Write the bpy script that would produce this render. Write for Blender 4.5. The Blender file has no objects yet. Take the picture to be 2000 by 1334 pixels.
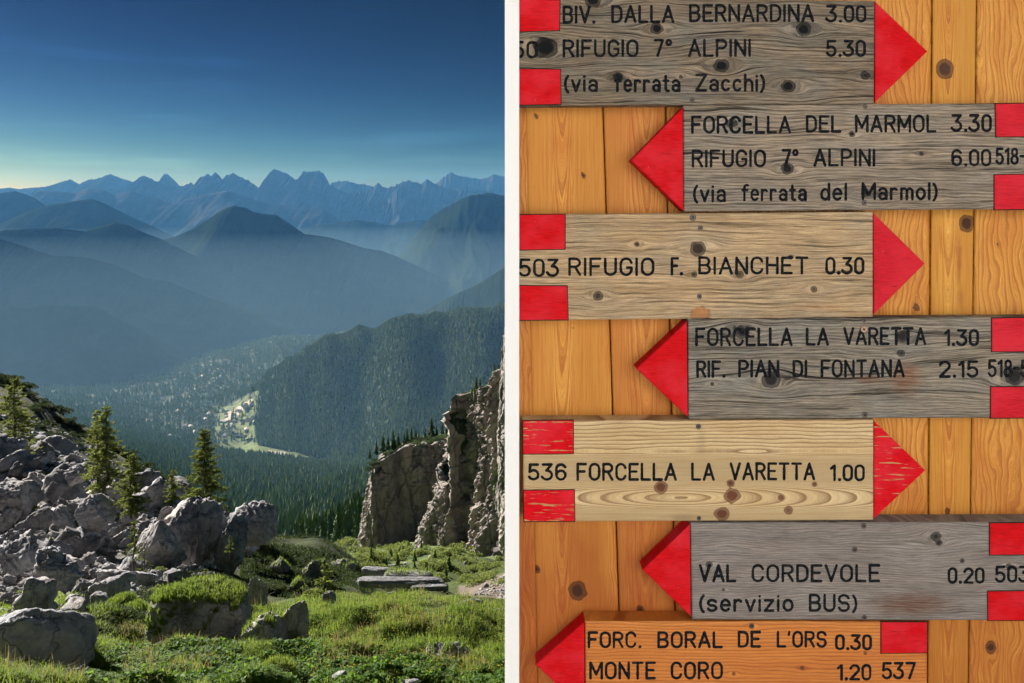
import bpy, bmesh, math, random
import numpy as np
from mathutils import Vector, Matrix

# ------------------------------------------------------------------ camera, sky, sun, exposure
SC = bpy.context.scene
COL = SC.collection
F = 1600.0                      # focal length in photograph pixels (2000 px wide)
HOR = 400.0                     # eye level line in the photograph
SUN_EL, SUN_AZ = 21.0, -47.0    # elevation; azimuth clockwise from the view direction (+Y)
SUN_STRENGTH, SKY_STRENGTH, EXPOSURE = 4.6, 0.08, 1.55

cam_d = bpy.data.cameras.new('camera')
cam = bpy.data.objects.new('camera', cam_d); COL.objects.link(cam)
cam.rotation_euler = (math.radians(90), 0, 0)
cam_d.sensor_width = 36.0; cam_d.lens = 36.0 * F / 2000.0
cam_d.shift_y = -(667.0 - HOR) / 2000.0
cam_d.clip_start = 0.05; cam_d.clip_end = 200000
SC.camera = cam

W = bpy.data.worlds.new('World'); SC.world = W; W.use_nodes = True
wn = W.node_tree; bg = wn.nodes['Background']
sky = wn.nodes.new('ShaderNodeTexSky'); sky.sky_type = 'NISHITA'; sky.sun_disc = False
sky.sun_elevation = math.radians(SUN_EL); sky.sun_rotation = math.radians(SUN_AZ)
sky.altitude = 2000; sky.air_density = 1.0; sky.dust_density = 0.4; sky.ozone_density = 1.3
vm = wn.nodes.new('ShaderNodeVectorMath'); vm.operation = 'SCALE'; vm.inputs[3].default_value = .80 / 8.0   # deep alpine contrast of the whole sky
gm = wn.nodes.new('ShaderNodeGamma'); gm.inputs[1].default_value = 3.3
wn.links.new(sky.outputs[0], vm.inputs[0]); wn.links.new(vm.outputs[0], gm.inputs[0]); tc = wn.nodes.new('ShaderNodeTexCoord'); mpw = wn.nodes.new('ShaderNodeMapping'); mpw.inputs[3].default_value = (2.2, 2.2, 26.0)
nzw = wn.nodes.new('ShaderNodeTexNoise'); nzw.inputs['Scale'].default_value = 2.0; nzw.inputs['Detail'].default_value = 6.0
mrw = wn.nodes.new('ShaderNodeMapRange'); mrw.inputs[1].default_value = .55; mrw.inputs[2].default_value = .80; mrw.inputs[3].default_value = 1.0; mrw.inputs[4].default_value = 1.55   # faint cirrus
wn.links.new(tc.outputs['Generated'], mpw.inputs[0]); wn.links.new(mpw.outputs[0], nzw.inputs['Vector']); wn.links.new(nzw.outputs[0], mrw.inputs[0])
vm2 = wn.nodes.new('ShaderNodeVectorMath'); vm2.operation = 'SCALE'; wn.links.new(gm.outputs[0], vm2.inputs[0]); wn.links.new(mrw.outputs[0], vm2.inputs[3])
wn.links.new(vm2.outputs[0], bg.inputs[0])
bg.inputs[1].default_value = SKY_STRENGTH

el, az = math.radians(SUN_EL), math.radians(SUN_AZ)
SUNV = Vector((math.sin(az) * math.cos(el), math.cos(az) * math.cos(el), math.sin(el)))
sl = bpy.data.lights.new('sun', 'SUN'); sl.energy = SUN_STRENGTH; sl.angle = math.radians(0.55); sl.color = (1.0, 0.94, 0.86)
so = bpy.data.objects.new('sun', sl); COL.objects.link(so)
so.rotation_euler = SUNV.to_track_quat('Z', 'Y').to_euler()

SC.view_settings.view_transform = 'Standard'; SC.view_settings.look = 'None'
SC.view_settings.gamma = 1.0; SC.view_settings.use_curve_mapping = False
SC.view_settings.exposure = EXPOSURE
SC.render.engine = 'CYCLES'
cy = SC.cycles
cy.max_bounces = 6; cy.diffuse_bounces = 3; cy.glossy_bounces = 2; cy.transmission_bounces = 3
cy.volume_bounces = 1; cy.transparent_max_bounces = 6; cy.use_denoising = True
cy.caustics_reflective = False; cy.caustics_refractive = False

rng = np.random.default_rng(7); random.seed(7)

# ------------------------------------------------------------------ helpers
def px(x, y, d):
    return np.stack([(np.asarray(x, float) - 1000) / F * d, np.asarray(d, float) + 0 * np.asarray(x, float), (HOR - np.asarray(y, float)) / F * d], -1)

_perm = np.random.default_rng(3).permutation(256); _perm = np.concatenate([_perm, _perm, _perm])
_g = np.random.default_rng(4).normal(size=(256, 3)); _g /= np.linalg.norm(_g, axis=1)[:, None]
def noise(x, y, z=0.0):
    x, y, z = np.broadcast_arrays(np.asarray(x, float), np.asarray(y, float), np.asarray(z, float))
    xi, yi, zi = np.floor(x).astype(int), np.floor(y).astype(int), np.floor(z).astype(int)
    fx, fy, fz = x - xi, y - yi, z - zi
    u, v, w = [t * t * t * (t * (t * 6 - 15) + 10) for t in (fx, fy, fz)]
    out = 0
    for a in (0, 1):
        for b in (0, 1):
            for c in (0, 1):
                h = _perm[_perm[_perm[(xi + a) & 255] + ((yi + b) & 255)] + ((zi + c) & 255)]
                g = _g[h]
                dt = g[..., 0] * (fx - a) + g[..., 1] * (fy - b) + g[..., 2] * (fz - c)
                out = out + dt * (u if a else 1 - u) * (v if b else 1 - v) * (w if c else 1 - w)
    return out * 1.6
def fbm(x, y, z=0.0, o=5, ridged=False):
    s, a, f = 0, 1.0, 1.0
    for i in range(o):
        n = noise(np.asarray(x) * f + 17.3 * i, np.asarray(y) * f - 9.1 * i, np.asarray(z) * f + 5.7 * i)
        s = s + a * ((1 - 2 * np.abs(n)) if ridged else n)
        a *= 0.5; f *= 2.03
    return s

def inpoly(x, y, poly):
    x, y = np.asarray(x, float), np.asarray(y, float); r = np.zeros(np.broadcast(x, y).shape, bool)
    n = len(poly)
    for i in range(n):
        x0, y0 = poly[i]; x1, y1 = poly[(i + 1) % n]
        if y0 == y1: continue
        r ^= ((y0 > y) != (y1 > y)) & (x < (x1 - x0) * (y - y0) / (y1 - y0) + x0)
    return r

def mesh(name, V, Fc, mats=None, smooth=False, mi=None):
    V = np.asarray(V, np.float32).reshape(-1, 3)
    me = bpy.data.meshes.new(name)
    if isinstance(Fc, np.ndarray):
        k = Fc.shape[1]; flat = Fc.ravel(); tot = np.full(len(Fc), k); nf = len(Fc)
    else:
        tot = np.array([len(f) for f in Fc]); flat = np.concatenate([np.asarray(f) for f in Fc]) if len(Fc) else np.zeros(0, int); nf = len(Fc)
    me.vertices.add(len(V)); me.vertices.foreach_set('co', V.ravel())
    me.loops.add(len(flat)); me.loops.foreach_set('vertex_index', flat.astype(np.int32))
    me.polygons.add(nf); me.polygons.foreach_set('loop_start', np.concatenate([[0], np.cumsum(tot)[:-1]]).astype(np.int32))
    me.polygons.foreach_set('use_smooth', np.full(nf, bool(smooth)))
    for m in (mats if isinstance(mats, (list, tuple)) else [mats]):
        if m: me.materials.append(m)
    if mi is not None: me.polygons.foreach_set('material_index', np.asarray(mi, np.int32))
    me.update(calc_edges=True)
    return me
def attr(me, name, data, typ='FLOAT'):
    a = me.attributes.new(name, typ, 'POINT')
    a.data.foreach_set('value' if typ == 'FLOAT' else 'vector', np.asarray(data, np.float32).ravel())
def obj(name, me, parent=None, loc=None, label=None, cat=None, group=None, kind=None):
    o = bpy.data.objects.new(name, me); COL.objects.link(o)
    if parent: o.parent = parent
    if loc is not None: o.location = loc
    if label: o['label'] = label
    if cat: o['category'] = cat
    if group: o['group'] = group
    if kind: o['kind'] = kind
    return o
def grid_faces(nu, nv):
    i = np.arange(nu * nv).reshape(nu, nv)
    return np.stack([i[:-1, :-1], i[1:, :-1], i[1:, 1:], i[:-1, 1:]], -1).reshape(-1, 4)
class MB:
    def __init__(s): s.v = []; s.f = []; s.n = 0
    def add(s, v, f):
        v = np.asarray(v, float).reshape(-1, 3)
        s.v.append(v); s.f += [[int(i) + s.n for i in q] for q in f]; s.n += len(v)
    def box(s, a, b):
        (x0, y0, z0), (x1, y1, z1) = a, b
        s.add([(x0,y0,z0),(x1,y0,z0),(x1,y1,z0),(x0,y1,z0),(x0,y0,z1),(x1,y0,z1),(x1,y1,z1),(x0,y1,z1)],
              [(0,3,2,1),(4,5,6,7),(0,1,5,4),(1,2,6,5),(2,3,7,6),(3,0,4,7)])
    def tube(s, pts, rad, k=6):
        pts = [Vector(p) for p in pts]; rings = []
        for i, p in enumerate(pts):
            t = (pts[min(i + 1, len(pts) - 1)] - pts[max(i - 1, 0)]).normalized()
            a = t.orthogonal().normalized() if abs(t.z) > .9 else t.cross(Vector((0, 0, 1))).normalized(); b = t.cross(a)
            rings.append([p + (a * math.cos(2 * math.pi * j / k) + b * math.sin(2 * math.pi * j / k)) * rad[i] for j in range(k)])
        V = [q for r in rings for q in r]; Fc = []
        for i in range(len(pts) - 1):
            for j in range(k):
                Fc.append((i * k + j, i * k + (j + 1) % k, (i + 1) * k + (j + 1) % k, (i + 1) * k + j))
        s.add([tuple(q) for q in V], Fc)
    def mesh(s, name, mat, smooth=False): return mesh(name, np.concatenate(s.v), s.f, mat, smooth)

# ------------------------------------------------------------------ materials
class NT:
    def __init__(s, name):
        s.m = bpy.data.materials.new(name); s.m.use_nodes = True; s.t = s.m.node_tree
        s.p = s.t.nodes['Principled BSDF']; s.out = s.t.nodes['Material Output']
    def n(s, typ, ins=None, **kw):
        nd = s.t.nodes.new('ShaderNode' + typ)
        for k, v in kw.items(): setattr(nd, k, v)
        for k, v in (ins or {}).items(): s.put(nd.inputs[k], v)
        return nd
    def put(s, sock, v):
        if isinstance(v, bpy.types.NodeSocket): s.t.links.new(v, sock)
        else: sock.default_value = v
    def math(s, op, a, b=0.0, c=0.0, clamp=False):
        nd = s.t.nodes.new('ShaderNodeMath'); nd.operation = op; nd.use_clamp = clamp
        s.put(nd.inputs[0], a); s.put(nd.inputs[1], b); s.put(nd.inputs[2], c); return nd.outputs[0]
    def mix(s, f, a, b, blend='MIX'):
        nd = s.t.nodes.new('ShaderNodeMix'); nd.data_type = 'RGBA'; nd.blend_type = blend
        s.put(nd.inputs[0], f)
        for i, c in ((6, a), (7, b)): s.put(nd.inputs[i], c if isinstance(c, bpy.types.NodeSocket) else (*c, 1.0))
        return nd.outputs[2]
    def ramp(s, f, stops):
        nd = s.t.nodes.new('ShaderNodeValToRGB'); s.put(nd.inputs[0], f); e = nd.color_ramp.elements
        while len(e) > len(stops): e.remove(e[-1])
        while len(e) < len(stops): e.new(0.5)
        for el_, (p, c) in zip(e, stops):
            el_.position = p; el_.color = (c, c, c, 1) if not isinstance(c, tuple) else (*c, 1)
        return nd.outputs[0]
    def noise(s, vec, scale=5, detail=4, rough=.55, dist=0.0):
        return s.n('TexNoise', {'Vector': vec, 'Scale': scale, 'Detail': detail, 'Roughness': rough, 'Distortion': dist}).outputs[0]
    def bump(s, h, strength=.5, dist=.05):
        nd = s.n('Bump', {'Height': h, 'Strength': strength, 'Distance': dist}); s.t.links.new(nd.outputs[0], s.p.inputs['Normal']); return nd
    def color(s, c, rough=.85, spec=.3):
        s.put(s.p.inputs['Base Color'], c if isinstance(c, bpy.types.NodeSocket) else (*c, 1))
        s.put(s.p.inputs['Roughness'], rough); s.put(s.p.inputs['Specular IOR Level'], spec)
    def obj(s): return s.n('TexCoord').outputs['Object']
    def geo(s): return s.n('NewGeometry').outputs['Position']

def leafmat(name, c1, c2, trans=.35, tcol=None, patch=None, pscale=.9):
    t = NT(name)
    r = t.n('NewGeometry').outputs['Random Per Island']
    c = t.ramp(r, [(0, c1), (1, c2)])
    if patch: c = t.mix(t.ramp(t.noise(t.geo(), pscale, 4, .6), [(.42, 0.0), (.62, .8)]), c, t.mix(.55, c, patch))
    t.color(c, .7, .25)
    tr = t.n('BsdfTranslucent'); t.put(tr.inputs[0], t.mix(.5, c, tcol or c2))
    mx = t.n('MixShader', {0: trans}); t.t.links.new(t.p.outputs[0], mx.inputs[1]); t.t.links.new(tr.outputs[0], mx.inputs[2])
    t.t.links.new(mx.outputs[0], t.out.inputs[0]); return t.m

def rockmat(name, c1, c2, dark, scale=1.0, crack=1.0, world=False, stretch=(1, 1, 1), bump=.7, bd=.08):
    t = NT(name)
    v = t.geo() if world else t.obj()
    mp = t.n('Mapping', {0: v, 3: stretch}).outputs[0]
    if not world:
        rnd = t.n('ObjectInfo').outputs['Random']; off = t.math('MULTIPLY', rnd, 50.0)
        mp = t.n('VectorMath', {0: mp, 1: t.n('CombineXYZ', {0: off, 1: off, 2: off}).outputs[0]}, operation='ADD').outputs[0]
    n1 = t.noise(mp, 1.3 * scale, 6, .62); n2 = t.noise(mp, 6 * scale, 6, .7); n3 = t.noise(mp, .5 * scale, 3, .5)
    vo = t.n('TexVoronoi', {'Vector': t.n('VectorMath', {0: mp, 1: t.n('TexNoise', {'Vector': mp, 'Scale': 2 * scale}).outputs[1]}, operation='ADD').outputs[0], 'Scale': 1.6 * scale}, feature='DISTANCE_TO_EDGE').outputs[0]
    ck = t.ramp(vo, [(0, 0.0), (.035 * crack + .001, 1.0)])
    c = t.mix(t.ramp(n3, [(.38, 0.0), (.62, 1.0)]), c1, c2)
    c = t.mix(t.ramp(n1, [(.3, .85), (.52, 0.0)]), c, dark)
    c = t.mix(t.ramp(n2, [(.3, .55), (.6, 0.0)]), c, dark)
    c = t.mix(t.math('MULTIPLY', t.math('SUBTRACT', 1.0, ck), .55), c, dark)
    t.color(c, .9, .2)
    h = t.math('ADD', t.math('MULTIPLY', n1, .9), t.math('ADD', t.math('MULTIPLY', n2, .45), t.math('MULTIPLY', ck, .25 * crack)))
    t.bump(h, bump, bd); return t.m

M = {}
M['limestone'] = rockmat('limestone', (.44, .455, .50), (.45, .43, .43), (.14, .145, .17), 1.0, bump=.9)
M['limestone_pale'] = rockmat('limestone_pale', (.52, .525, .555), (.52, .485, .45), (.18, .18, .205), .8, bump=.9)
M['limestone_dark'] = rockmat('limestone_dark', (.29, .295, .325), (.32, .31, .305), (.075, .077, .088), 1.2, bump=.9)
M['cliff'] = rockmat('cliff_rock', (.43, .38, .345), (.30, .28, .27), (.085, .078, .078), .085, 1.3, True, (1, 1, .35), 1.0, 1.6)
M['spruce'] = leafmat('spruce_needles', (.06, .095, .026), (.18, .23, .055), .46, (.32, .37, .09))
M['larch'] = leafmat('larch_needles', (.09, .135, .03), (.24, .29, .075), .48, (.38, .42, .11))
M['dwarf'] = leafmat('dwarf_pine_needles', (.022, .04, .017), (.07, .095, .035), .25, (.09, .13, .04))
M['grass'] = leafmat('grass_blades', (.05, .12, .016), (.20, .27, .045), .48, (.29, .40, .055), (.30, .32, .07))
M['herb'] = leafmat('herb_leaves', (.04, .12, .013), (.15, .28, .035), .47, (.26, .43, .05), (.03, .07, .015))
M['shade_grass'] = leafmat('shade_dark_grass', (.018, .036, .010), (.06, .09, .022), .25, (.08, .12, .03))  # grass green darkened so that hummock and hollow look shaded
M['drygrass'] = leafmat('dry_grass', (.22, .17, .07), (.36, .29, .13), .35)
M['forest'] = leafmat('forest_canopy', (.03, .065, .036), (.19, .26, .10), .38, (.22, .32, .10), (.13, .19, .08), .008)
M['forest_near'] = leafmat('larch_wood', (.05, .10, .03), (.12, .18, .055), .35, (.16, .26, .06))
t = NT('flower_petals'); t.color((.80, .72, .22), .6); M['flower'] = t.m
t = NT('bark'); n_ = t.noise(t.n('Mapping', {0: t.obj(), 3: (6, 6, 1)}).outputs[0], 3, 4); t.color(t.ramp(n_, [(.3, (.035, .028, .022)), (.7, (.13, .105, .085))]), .95); t.bump(n_, .6, .02); M['bark'] = t.m

# ------------------------------------------------------------------ the land: eye-level heights known along rays, interpolated in (direction, log distance)
CP = []
def row(d, s):
    for a in s.split(): x, y = a.split(':'); CP.append((float(x), d, float(y)))
row(2.6, '-400:1520 200:1520 700:1520 1300:1520')
row(6, '-400:1400 0:1400 400:1425 700:1425 1300:1420')
row(9, '-400:1290 0:1312 300:1348 600:1350 900:1350 1300:1345')
row(12, '-300:1235 0:1255 300:1262 500:1265 700:1252 950:1258 1300:1255')
row(15, '-300:1200 0:1215 200:1212 400:1218 600:1192 800:1186 950:1200 1300:1200')
row(18, '-300:1180 0:1195 200:1182 400:1190 520:1182 650:1162 780:1152 860:1160 980:1180 1300:1190')
row(24, '-300:1130 0:1150 200:1142 350:1145 500:1172 620:1188 780:1192 980:1225')
row(31, '-300:1060 0:1092 200:1082 350:1085 480:1110 620:1150 780:1190 980:1240')
row(40, '-300:970 0:1000 200:1012 350:1020 480:1050 560:1066 620:1068 680:1096 750:1155 900:1200')
row(55, '-300:870 0:930 150:930 300:985 440:1018 550:1085 650:1120 750:1160 880:1196 980:1192 1200:1150')
row(75, '-300:770 0:858 120:880 220:932 330:982 440:1018 560:1100 700:1140 880:1172 980:1160')
row(105, '-300:560 -150:660 0:744 60:772 130:832 200:864 260:907 320:938 400:985 460:1020 560:1095 700:1125 800:1140 890:1150 980:1126 1200:1080')
row(150, '-150:730 0:830 130:900 260:980 400:1050 550:1098 700:1108 780:1110 850:1108 950:1105 1200:1060')
row(220, '0:930 260:1050 500:1095 650:1094 720:1088 800:1080 870:1072 960:1085 1200:1050')
row(320, '0:970 300:1070 550:1082 650:1076 700:1066 780:1056 900:1030 1100:960')
row(500, '0:990 300:1070 500:1082 580:1066 650:1032 720:992 900:940 1100:860')
row(800, '-300:950 0:960 300:1040 450:1062 550:1064 650:1058 720:1040 900:960 1100:900')
row(1300, '-300:890 0:900 300:970 450:1002 600:1004 720:990 900:930 1100:880')
row(2000, '-300:850 0:860 300:905 450:940 600:946 720:932 900:890 1100:850')
row(2800, '-300:820 0:830 300:870 450:896 560:904 640:912 720:906 900:850 1100:800')
row(3200, '-300:805 0:815 300:855 420:872 500:876 560:886 640:896 720:872 900:790 1100:740')
row(3700, '-300:790 0:800 300:835 400:846 480:852 530:825 600:795 700:765 850:715 986:690 1150:640')
row(4200, '-300:785 0:790 300:815 400:812 450:800 490:760 520:734 560:705 600:682 640:660 700:643 760:633 800:622 850:615 900:614 940:610 986:601 1150:575')
row(4450, '500:768 560:722 600:696 640:674 700:655 760:645 850:630 940:622 986:615')
row(4800, '-300:770 0:775 200:780 300:782 400:770 470:765 560:745 640:720 760:700 986:690 1150:660')
row(5800, '-300:740 0:745 300:735 450:708 560:690 700:670 986:660 1150:650')
row(7200, '-300:720 0:725 300:705 450:675 560:656 700:645 986:640 1150:640')
CP = np.array(CP); LS = 260.0
def _feat(x, d): return np.stack([np.asarray(x, float), LS * np.log(np.asarray(d, float))], -1)
_c = _feat(CP[:, 0], CP[:, 1]); _n = len(_c)
def _k(r2): return np.where(r2 > 0, .5 * r2 * np.log(r2 + 1e-9), 0)
_r2 = ((_c[:, None] - _c[None]) ** 2).sum(-1) / 1e4
_A = np.zeros((_n + 3, _n + 3)); _A[:_n, :_n] = _k(_r2) + np.eye(_n) * .004
_A[:_n, _n] = 1; _A[:_n, _n + 1:] = _c / 100; _A[_n:, :_n] = _A[:_n, _n:].T
_w = np.linalg.solve(_A, np.concatenate([CP[:, 2], np.zeros(3)]))
def ypx(x, d):
    f = _feat(x, d); sh = f.shape[:-1]; f = f.reshape(-1, 2); out = np.empty(len(f))
    for i in range(0, len(f), 20000):
        g = f[i:i + 20000]; r2 = ((g[:, None] - _c[None]) ** 2).sum(-1) / 1e4
        out[i:i + 20000] = _k(r2) @ _w[:_n] + _w[_n] + g @ _w[_n + 1:] / 100
    return out.reshape(sh)
GX = np.arange(-380, 1301, 6.0); GD = np.exp(np.linspace(math.log(2.6), math.log(7200), 560))
gx, gd = np.meshgrid(GX, GD, indexing='ij')
gy = ypx(gx, gd)
_X, _Y = (gx - 1000) / F * gd, gd
ROCKY = [(-400, 700), (0, 845), (150, 880), (270, 965), (300, 1000), (440, 985), (490, 1100), (330, 1130), (200, 1165), (0, 1200), (-400, 1250)]
_rk = inpoly(gx, gy, ROCKY) & (gd < 75)
_z = (HOR - gy) / F * gd
_amp = np.interp(np.log(gd), np.log([2.6, 12, 20, 50, 120, 400, 1500, 7000]), [.04, .27, .34, .6, 1.6, 4, 6, 7])
_lam = np.interp(np.log(gd), np.log([2.6, 12, 50, 150, 500, 2000, 7000]), [1.2, 1.7, 7, 22, 60, 150, 420])
# noise of several fixed wavelengths, blended by distance so that it stays continuous
_nz = 0
for lam in (1.1, 2.2, 7., 22., 70., 200., 520.):
    wgt = np.exp(-(np.log(_lam / lam) / .75) ** 2); _nz = _nz + wgt * fbm(_X / lam, _Y / lam, lam, 4)
_z = _z + _amp * _nz * np.where(_rk, 1.5, 1.0)
GY = HOR - _z * F / gd                      # pixel line of the land after relief
def zland(x, d):                            # bilinear on the land grid
    fx = np.clip((np.asarray(x, float) - GX[0]) / 6.0, 0, len(GX) - 1.001); fd = np.clip((np.log(d) - math.log(2.6)) / (math.log(7200 / 2.6)) * 559, 0, 558.999)
    i, j = fx.astype(int), fd.astype(int); a, b = fx - i, fd - j
    Y = GY[i, j] * (1 - a) * (1 - b) + GY[i + 1, j] * a * (1 - b) + GY[i, j + 1] * (1 - a) * b + GY[i + 1, j + 1] * a * b
    return (HOR - Y) / F * d
_vis = np.minimum.accumulate(GY, axis=1)
def seen(x, y, dmin=4.0, dmax=7200):        # distance at which the line of sight through (x, y) meets the land
    x, y = np.atleast_1d(np.asarray(x, float)), np.atleast_1d(np.asarray(y, float))
    i = np.clip(np.round((x - GX[0]) / 6.0).astype(int), 0, len(GX) - 1); out = np.full(len(x), np.nan)
    for k in range(len(x)):
        c = _vis[i[k]]; j = np.argmax(c <= y[k])
        if c[j] <= y[k] and j > 0: out[k] = GD[j]
    return out
def land_xyz(x, d):
    x, d = np.asarray(x, float), np.asarray(d, float)
    return np.stack([(x - 1000) / F * d, d, zland(x, d)], -1)

M['hillside'] = None
t = NT('hillside_ground')
at = t.n('Attribute', attribute_name='cover').outputs['Vector']; sx = t.n('SeparateXYZ', {0: at}).outputs
pos = t.geo()
a1 = t.noise(pos, .9, 6, .65); a2 = t.noise(pos, 5, 5, .7); a3 = t.noise(pos, .12, 4, .6)
gr = t.mix(t.ramp(a1, [(.35, 0.0), (.65, 1.0)]), (.03, .05, .012), (.085, .12, .028))
gr = t.mix(t.ramp(a2, [(.5, 0.0), (.75, .6)]), gr, (.11, .09, .04))
rk = t.mix(t.ramp(a1, [(.35, 0.0), (.6, 1.0)]), (.13, .125, .12), (.34, .325, .31))
rk = t.mix(t.ramp(a2, [(.32, .7), (.55, 0.0)]), rk, (.09, .085, .08))
brn = t.mix(t.ramp(a2, [(.35, 0.0), (.65, 1.0)]), (.13, .105, .085), (.25, .205, .165))
thr = t.math('ADD', sx[0], t.math('MULTIPLY', t.math('SUBTRACT', a1, .5), 1.6))
c = t.mix(t.ramp(thr, [(.42, 0.0), (.56, 1.0)]), gr, rk)
c = t.mix(t.math('MULTIPLY', sx[1], t.ramp(a2, [(.2, .55), (.5, 1.0)])), c, brn)
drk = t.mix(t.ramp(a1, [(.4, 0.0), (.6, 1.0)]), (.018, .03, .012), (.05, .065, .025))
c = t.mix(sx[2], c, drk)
t.color(c, .95, .15); t.bump(t.math('ADD', a1, t.math('MULTIPLY', a2, .6)), .8, .25); M['hillside'] = t.m

t = NT('valley_ground')
at = t.n('Attribute', attribute_name='cover').outputs['Vector']; sx = t.n('SeparateXYZ', {0: at}).outputs
pos = t.geo()
b1 = t.noise(pos, .004, 6, .65); b2 = t.noise(pos, .03, 5, .7)
wd = t.mix(t.ramp(b2, [(.35, 0.0), (.65, 1.0)]), (.016, .032, .02), (.045, .07, .035))
md = t.mix(t.ramp(b2, [(.35, 0.0), (.65, 1.0)]), (.07, .12, .036), (.17, .21, .08))
pv = t.mix(t.ramp(b2, [(.35, 0.0), (.65, 1.0)]), (.34, .31, .27), (.50, .46, .40))
c = t.mix(t.ramp(t.math('ADD', sx[0], t.math('MULTIPLY', t.math('SUBTRACT', b2, .5), .9)), [(.45, 0.0), (.6, 1.0)]), wd, md)
c = t.mix(t.ramp(t.math('ADD', sx[1], t.math('MULTIPLY', t.math('SUBTRACT', b2, .5), .4)), [(.45, 0.0), (.55, 1.0)]), c, pv)
t.color(c, .95, .1); t.bump(b2, .6, 6.0); M['valley'] = t.m

def land_object(name, j0, j1, mat, cover):
    P = np.stack([_X, _Y, _z], -1)[:, j0:j1]
    me = mesh(name, P.reshape(-1, 3), grid_faces(P.shape[0], P.shape[1])[:, ::-1], mat, True)
    attr(me, 'cover', cover[:, j0:j1].reshape(-1, 3), 'FLOAT_VECTOR')
    return obj(name, me, kind='structure')
_soft = fbm(_X / 3, _Y / 3, 1, 3) * .12
cov = np.zeros(gx.shape + (3,))
cov[..., 0] = np.where(_rk, .75, .0) + np.where((gd < 35) & (gx > 500), .02, .08)
cov[..., 0] += np.where((gd > 38) & (gd < 104) & (gx < 480), .42, 0)
cov[..., 1] = inpoly(gx, gy, [(870, 1190), (905, 1145), (990, 1115), (1300, 1050), (1300, 1240), (990, 1225)]) * ((gd > 26) & (gd < 130))
cov[..., 2] = np.where((gd > 56) & (gd < 220) & (gx < 470), .8, 0) + np.where((gd > 19) & (gd < 60) & (gx > 485) & (gx < 720), .75, 0)  # dark pine cover on left slope; its shade and the hummock's painted in
cov = np.clip(cov, 0, 1)
J1 = int(np.searchsorted(GD, 165))
land_object('hillside', 0, J1 + 1, M['hillside'], cov)
cv = np.zeros(gx.shape + (3,))
far = gd > 2900
cv[..., 0] += far * inpoly(gx, gy, [(428, 800), (470, 778), (506, 760), (503, 800), (496, 835), (505, 872), (440, 876), (415, 852)]) * .56
cv[..., 0] += (gd > 2300) * inpoly(gx, gy, [(420, 868), (505, 870), (560, 880), (650, 898), (645, 910), (540, 898), (430, 884)]) * .9
cv[..., 0] += far * inpoly(gx, gy, [(240, 790), (330, 740), (430, 690), (520, 672), (500, 730), (440, 800), (420, 860), (300, 862)]) * .38
cv[..., 0] += ((gd > 150) & (gd < 420)) * inpoly(gx, gy, [(670, 1085), (715, 1062), (800, 1058), (925, 1058), (985, 1070), (985, 1120), (840, 1135), (690, 1125)]) * .62
cv[..., 1] += far * inpoly(gx, gy, [(434, 822), (452, 800), (490, 778), (494, 788), (470, 806), (440, 828)]) * .9
cv[..., 1] += ((gd > 2300) & (gd < 3300)) * inpoly(gx, gy, [(520, 880), (560, 884), (575, 893), (560, 893), (540, 888)]) * .8
land_object('valley', J1, 560, M['valley'], np.clip(cv, 0, 1))

t = NT('far_ground'); n_ = t.noise(t.geo(), .001, 5); t.color(t.ramp(n_, [(.3, (.03, .05, .03)), (.7, (.07, .09, .05))]), .95, .1); M['plain'] = t.m
me = mesh('plain', [(-90000, -20000, -1420), (90000, -20000, -1420), (90000, 95000, -1420), (-90000, 95000, -1420)], [[0, 1, 2, 3]], M['plain'])
obj('plain', me, kind='structure')

# ------------------------------------------------------------------ mountain ridges behind the valley
def mtmat(name, c1, c2, s):
    t = NT(name); n1 = t.noise(t.geo(), s, 7, .65); n2 = t.noise(t.geo(), s * 7, 5, .7)
    c = t.mix(t.ramp(n1, [(.38, 0.0), (.62, 1.0)]), c1, c2); c = t.mix(t.ramp(n2, [(.3, .6), (.6, 0.0)]), c, tuple(.4 * q for q in c1))
    t.color(c, 1.0, 0.0); t.bump(n2, .7, 12.0); return t.m
M['wooded'] = mtmat('wooded_slope', (.013, .023, .015), (.027, .04, .022), .004)
M['far_rock'] = mtmat('far_rock', (.035, .037, .04), (.066, .065, .063), .0012)
def ridge(name, pts, d, run, base, mat, jag=0.4, jfreq=.25, spur=.05, slant=0.0, nv=46, step=3.0, grow=0.0):
    p = np.array(pts, float); xs = np.arange(p[0, 0], p[-1, 0] + .1, step); ys = np.interp(xs, p[:, 0], p[:, 1])
    ys = ys - jag * (fbm(xs * jfreq, xs * 0 + d * .001, 2, 4) + .5 * fbm(xs * jfreq * 1.7, xs * 0 + d * .003, 7, 3, True) - .35)
    dc = d + slant * (xs - xs.mean()); X = (xs - 1000) / F * dc; Zc = (HOR - ys) / F * dc
    v = np.concatenate([np.linspace(0, 1, nv) ** .9, 1 + np.linspace(.05, 1, 14)])
    XX, VV = np.meshgrid(X, v, indexing='ij')
    ZC = np.broadcast_to(Zc[:, None], XX.shape); DC = np.broadcast_to(dc[:, None], XX.shape)
    YY = DC - run * (1 - VV)
    h = ZC - base
    prof = np.where(VV <= 1, .35 * VV + .65 * VV ** 1.6, np.clip(1 - (VV - 1) * 1.05, 0, 1))
    wv = np.clip(4 * VV * (1 - VV), 0, 1) * (VV <= 1) + (VV > 1) * np.clip((VV - 1) * 4, 0, 1) * .6
    sp = fbm(XX / (run * .33), YY / (run * .9), d * .01, 5, True) - .6
    ZZ = base + h * prof + h * spur * sp * wv
    XX = XX + run * .05 * fbm(XX / (run * .4), YY / (run * .4), 5, 3) * wv
    P = np.stack([XX, YY, ZZ], -1)
    return obj(name, mesh(name, P.reshape(-1, 3), grid_faces(*P.shape[:2])[:, ::-1], mat, True), kind='structure')
PW = M['wooded']; PR = M['far_rock']
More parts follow.
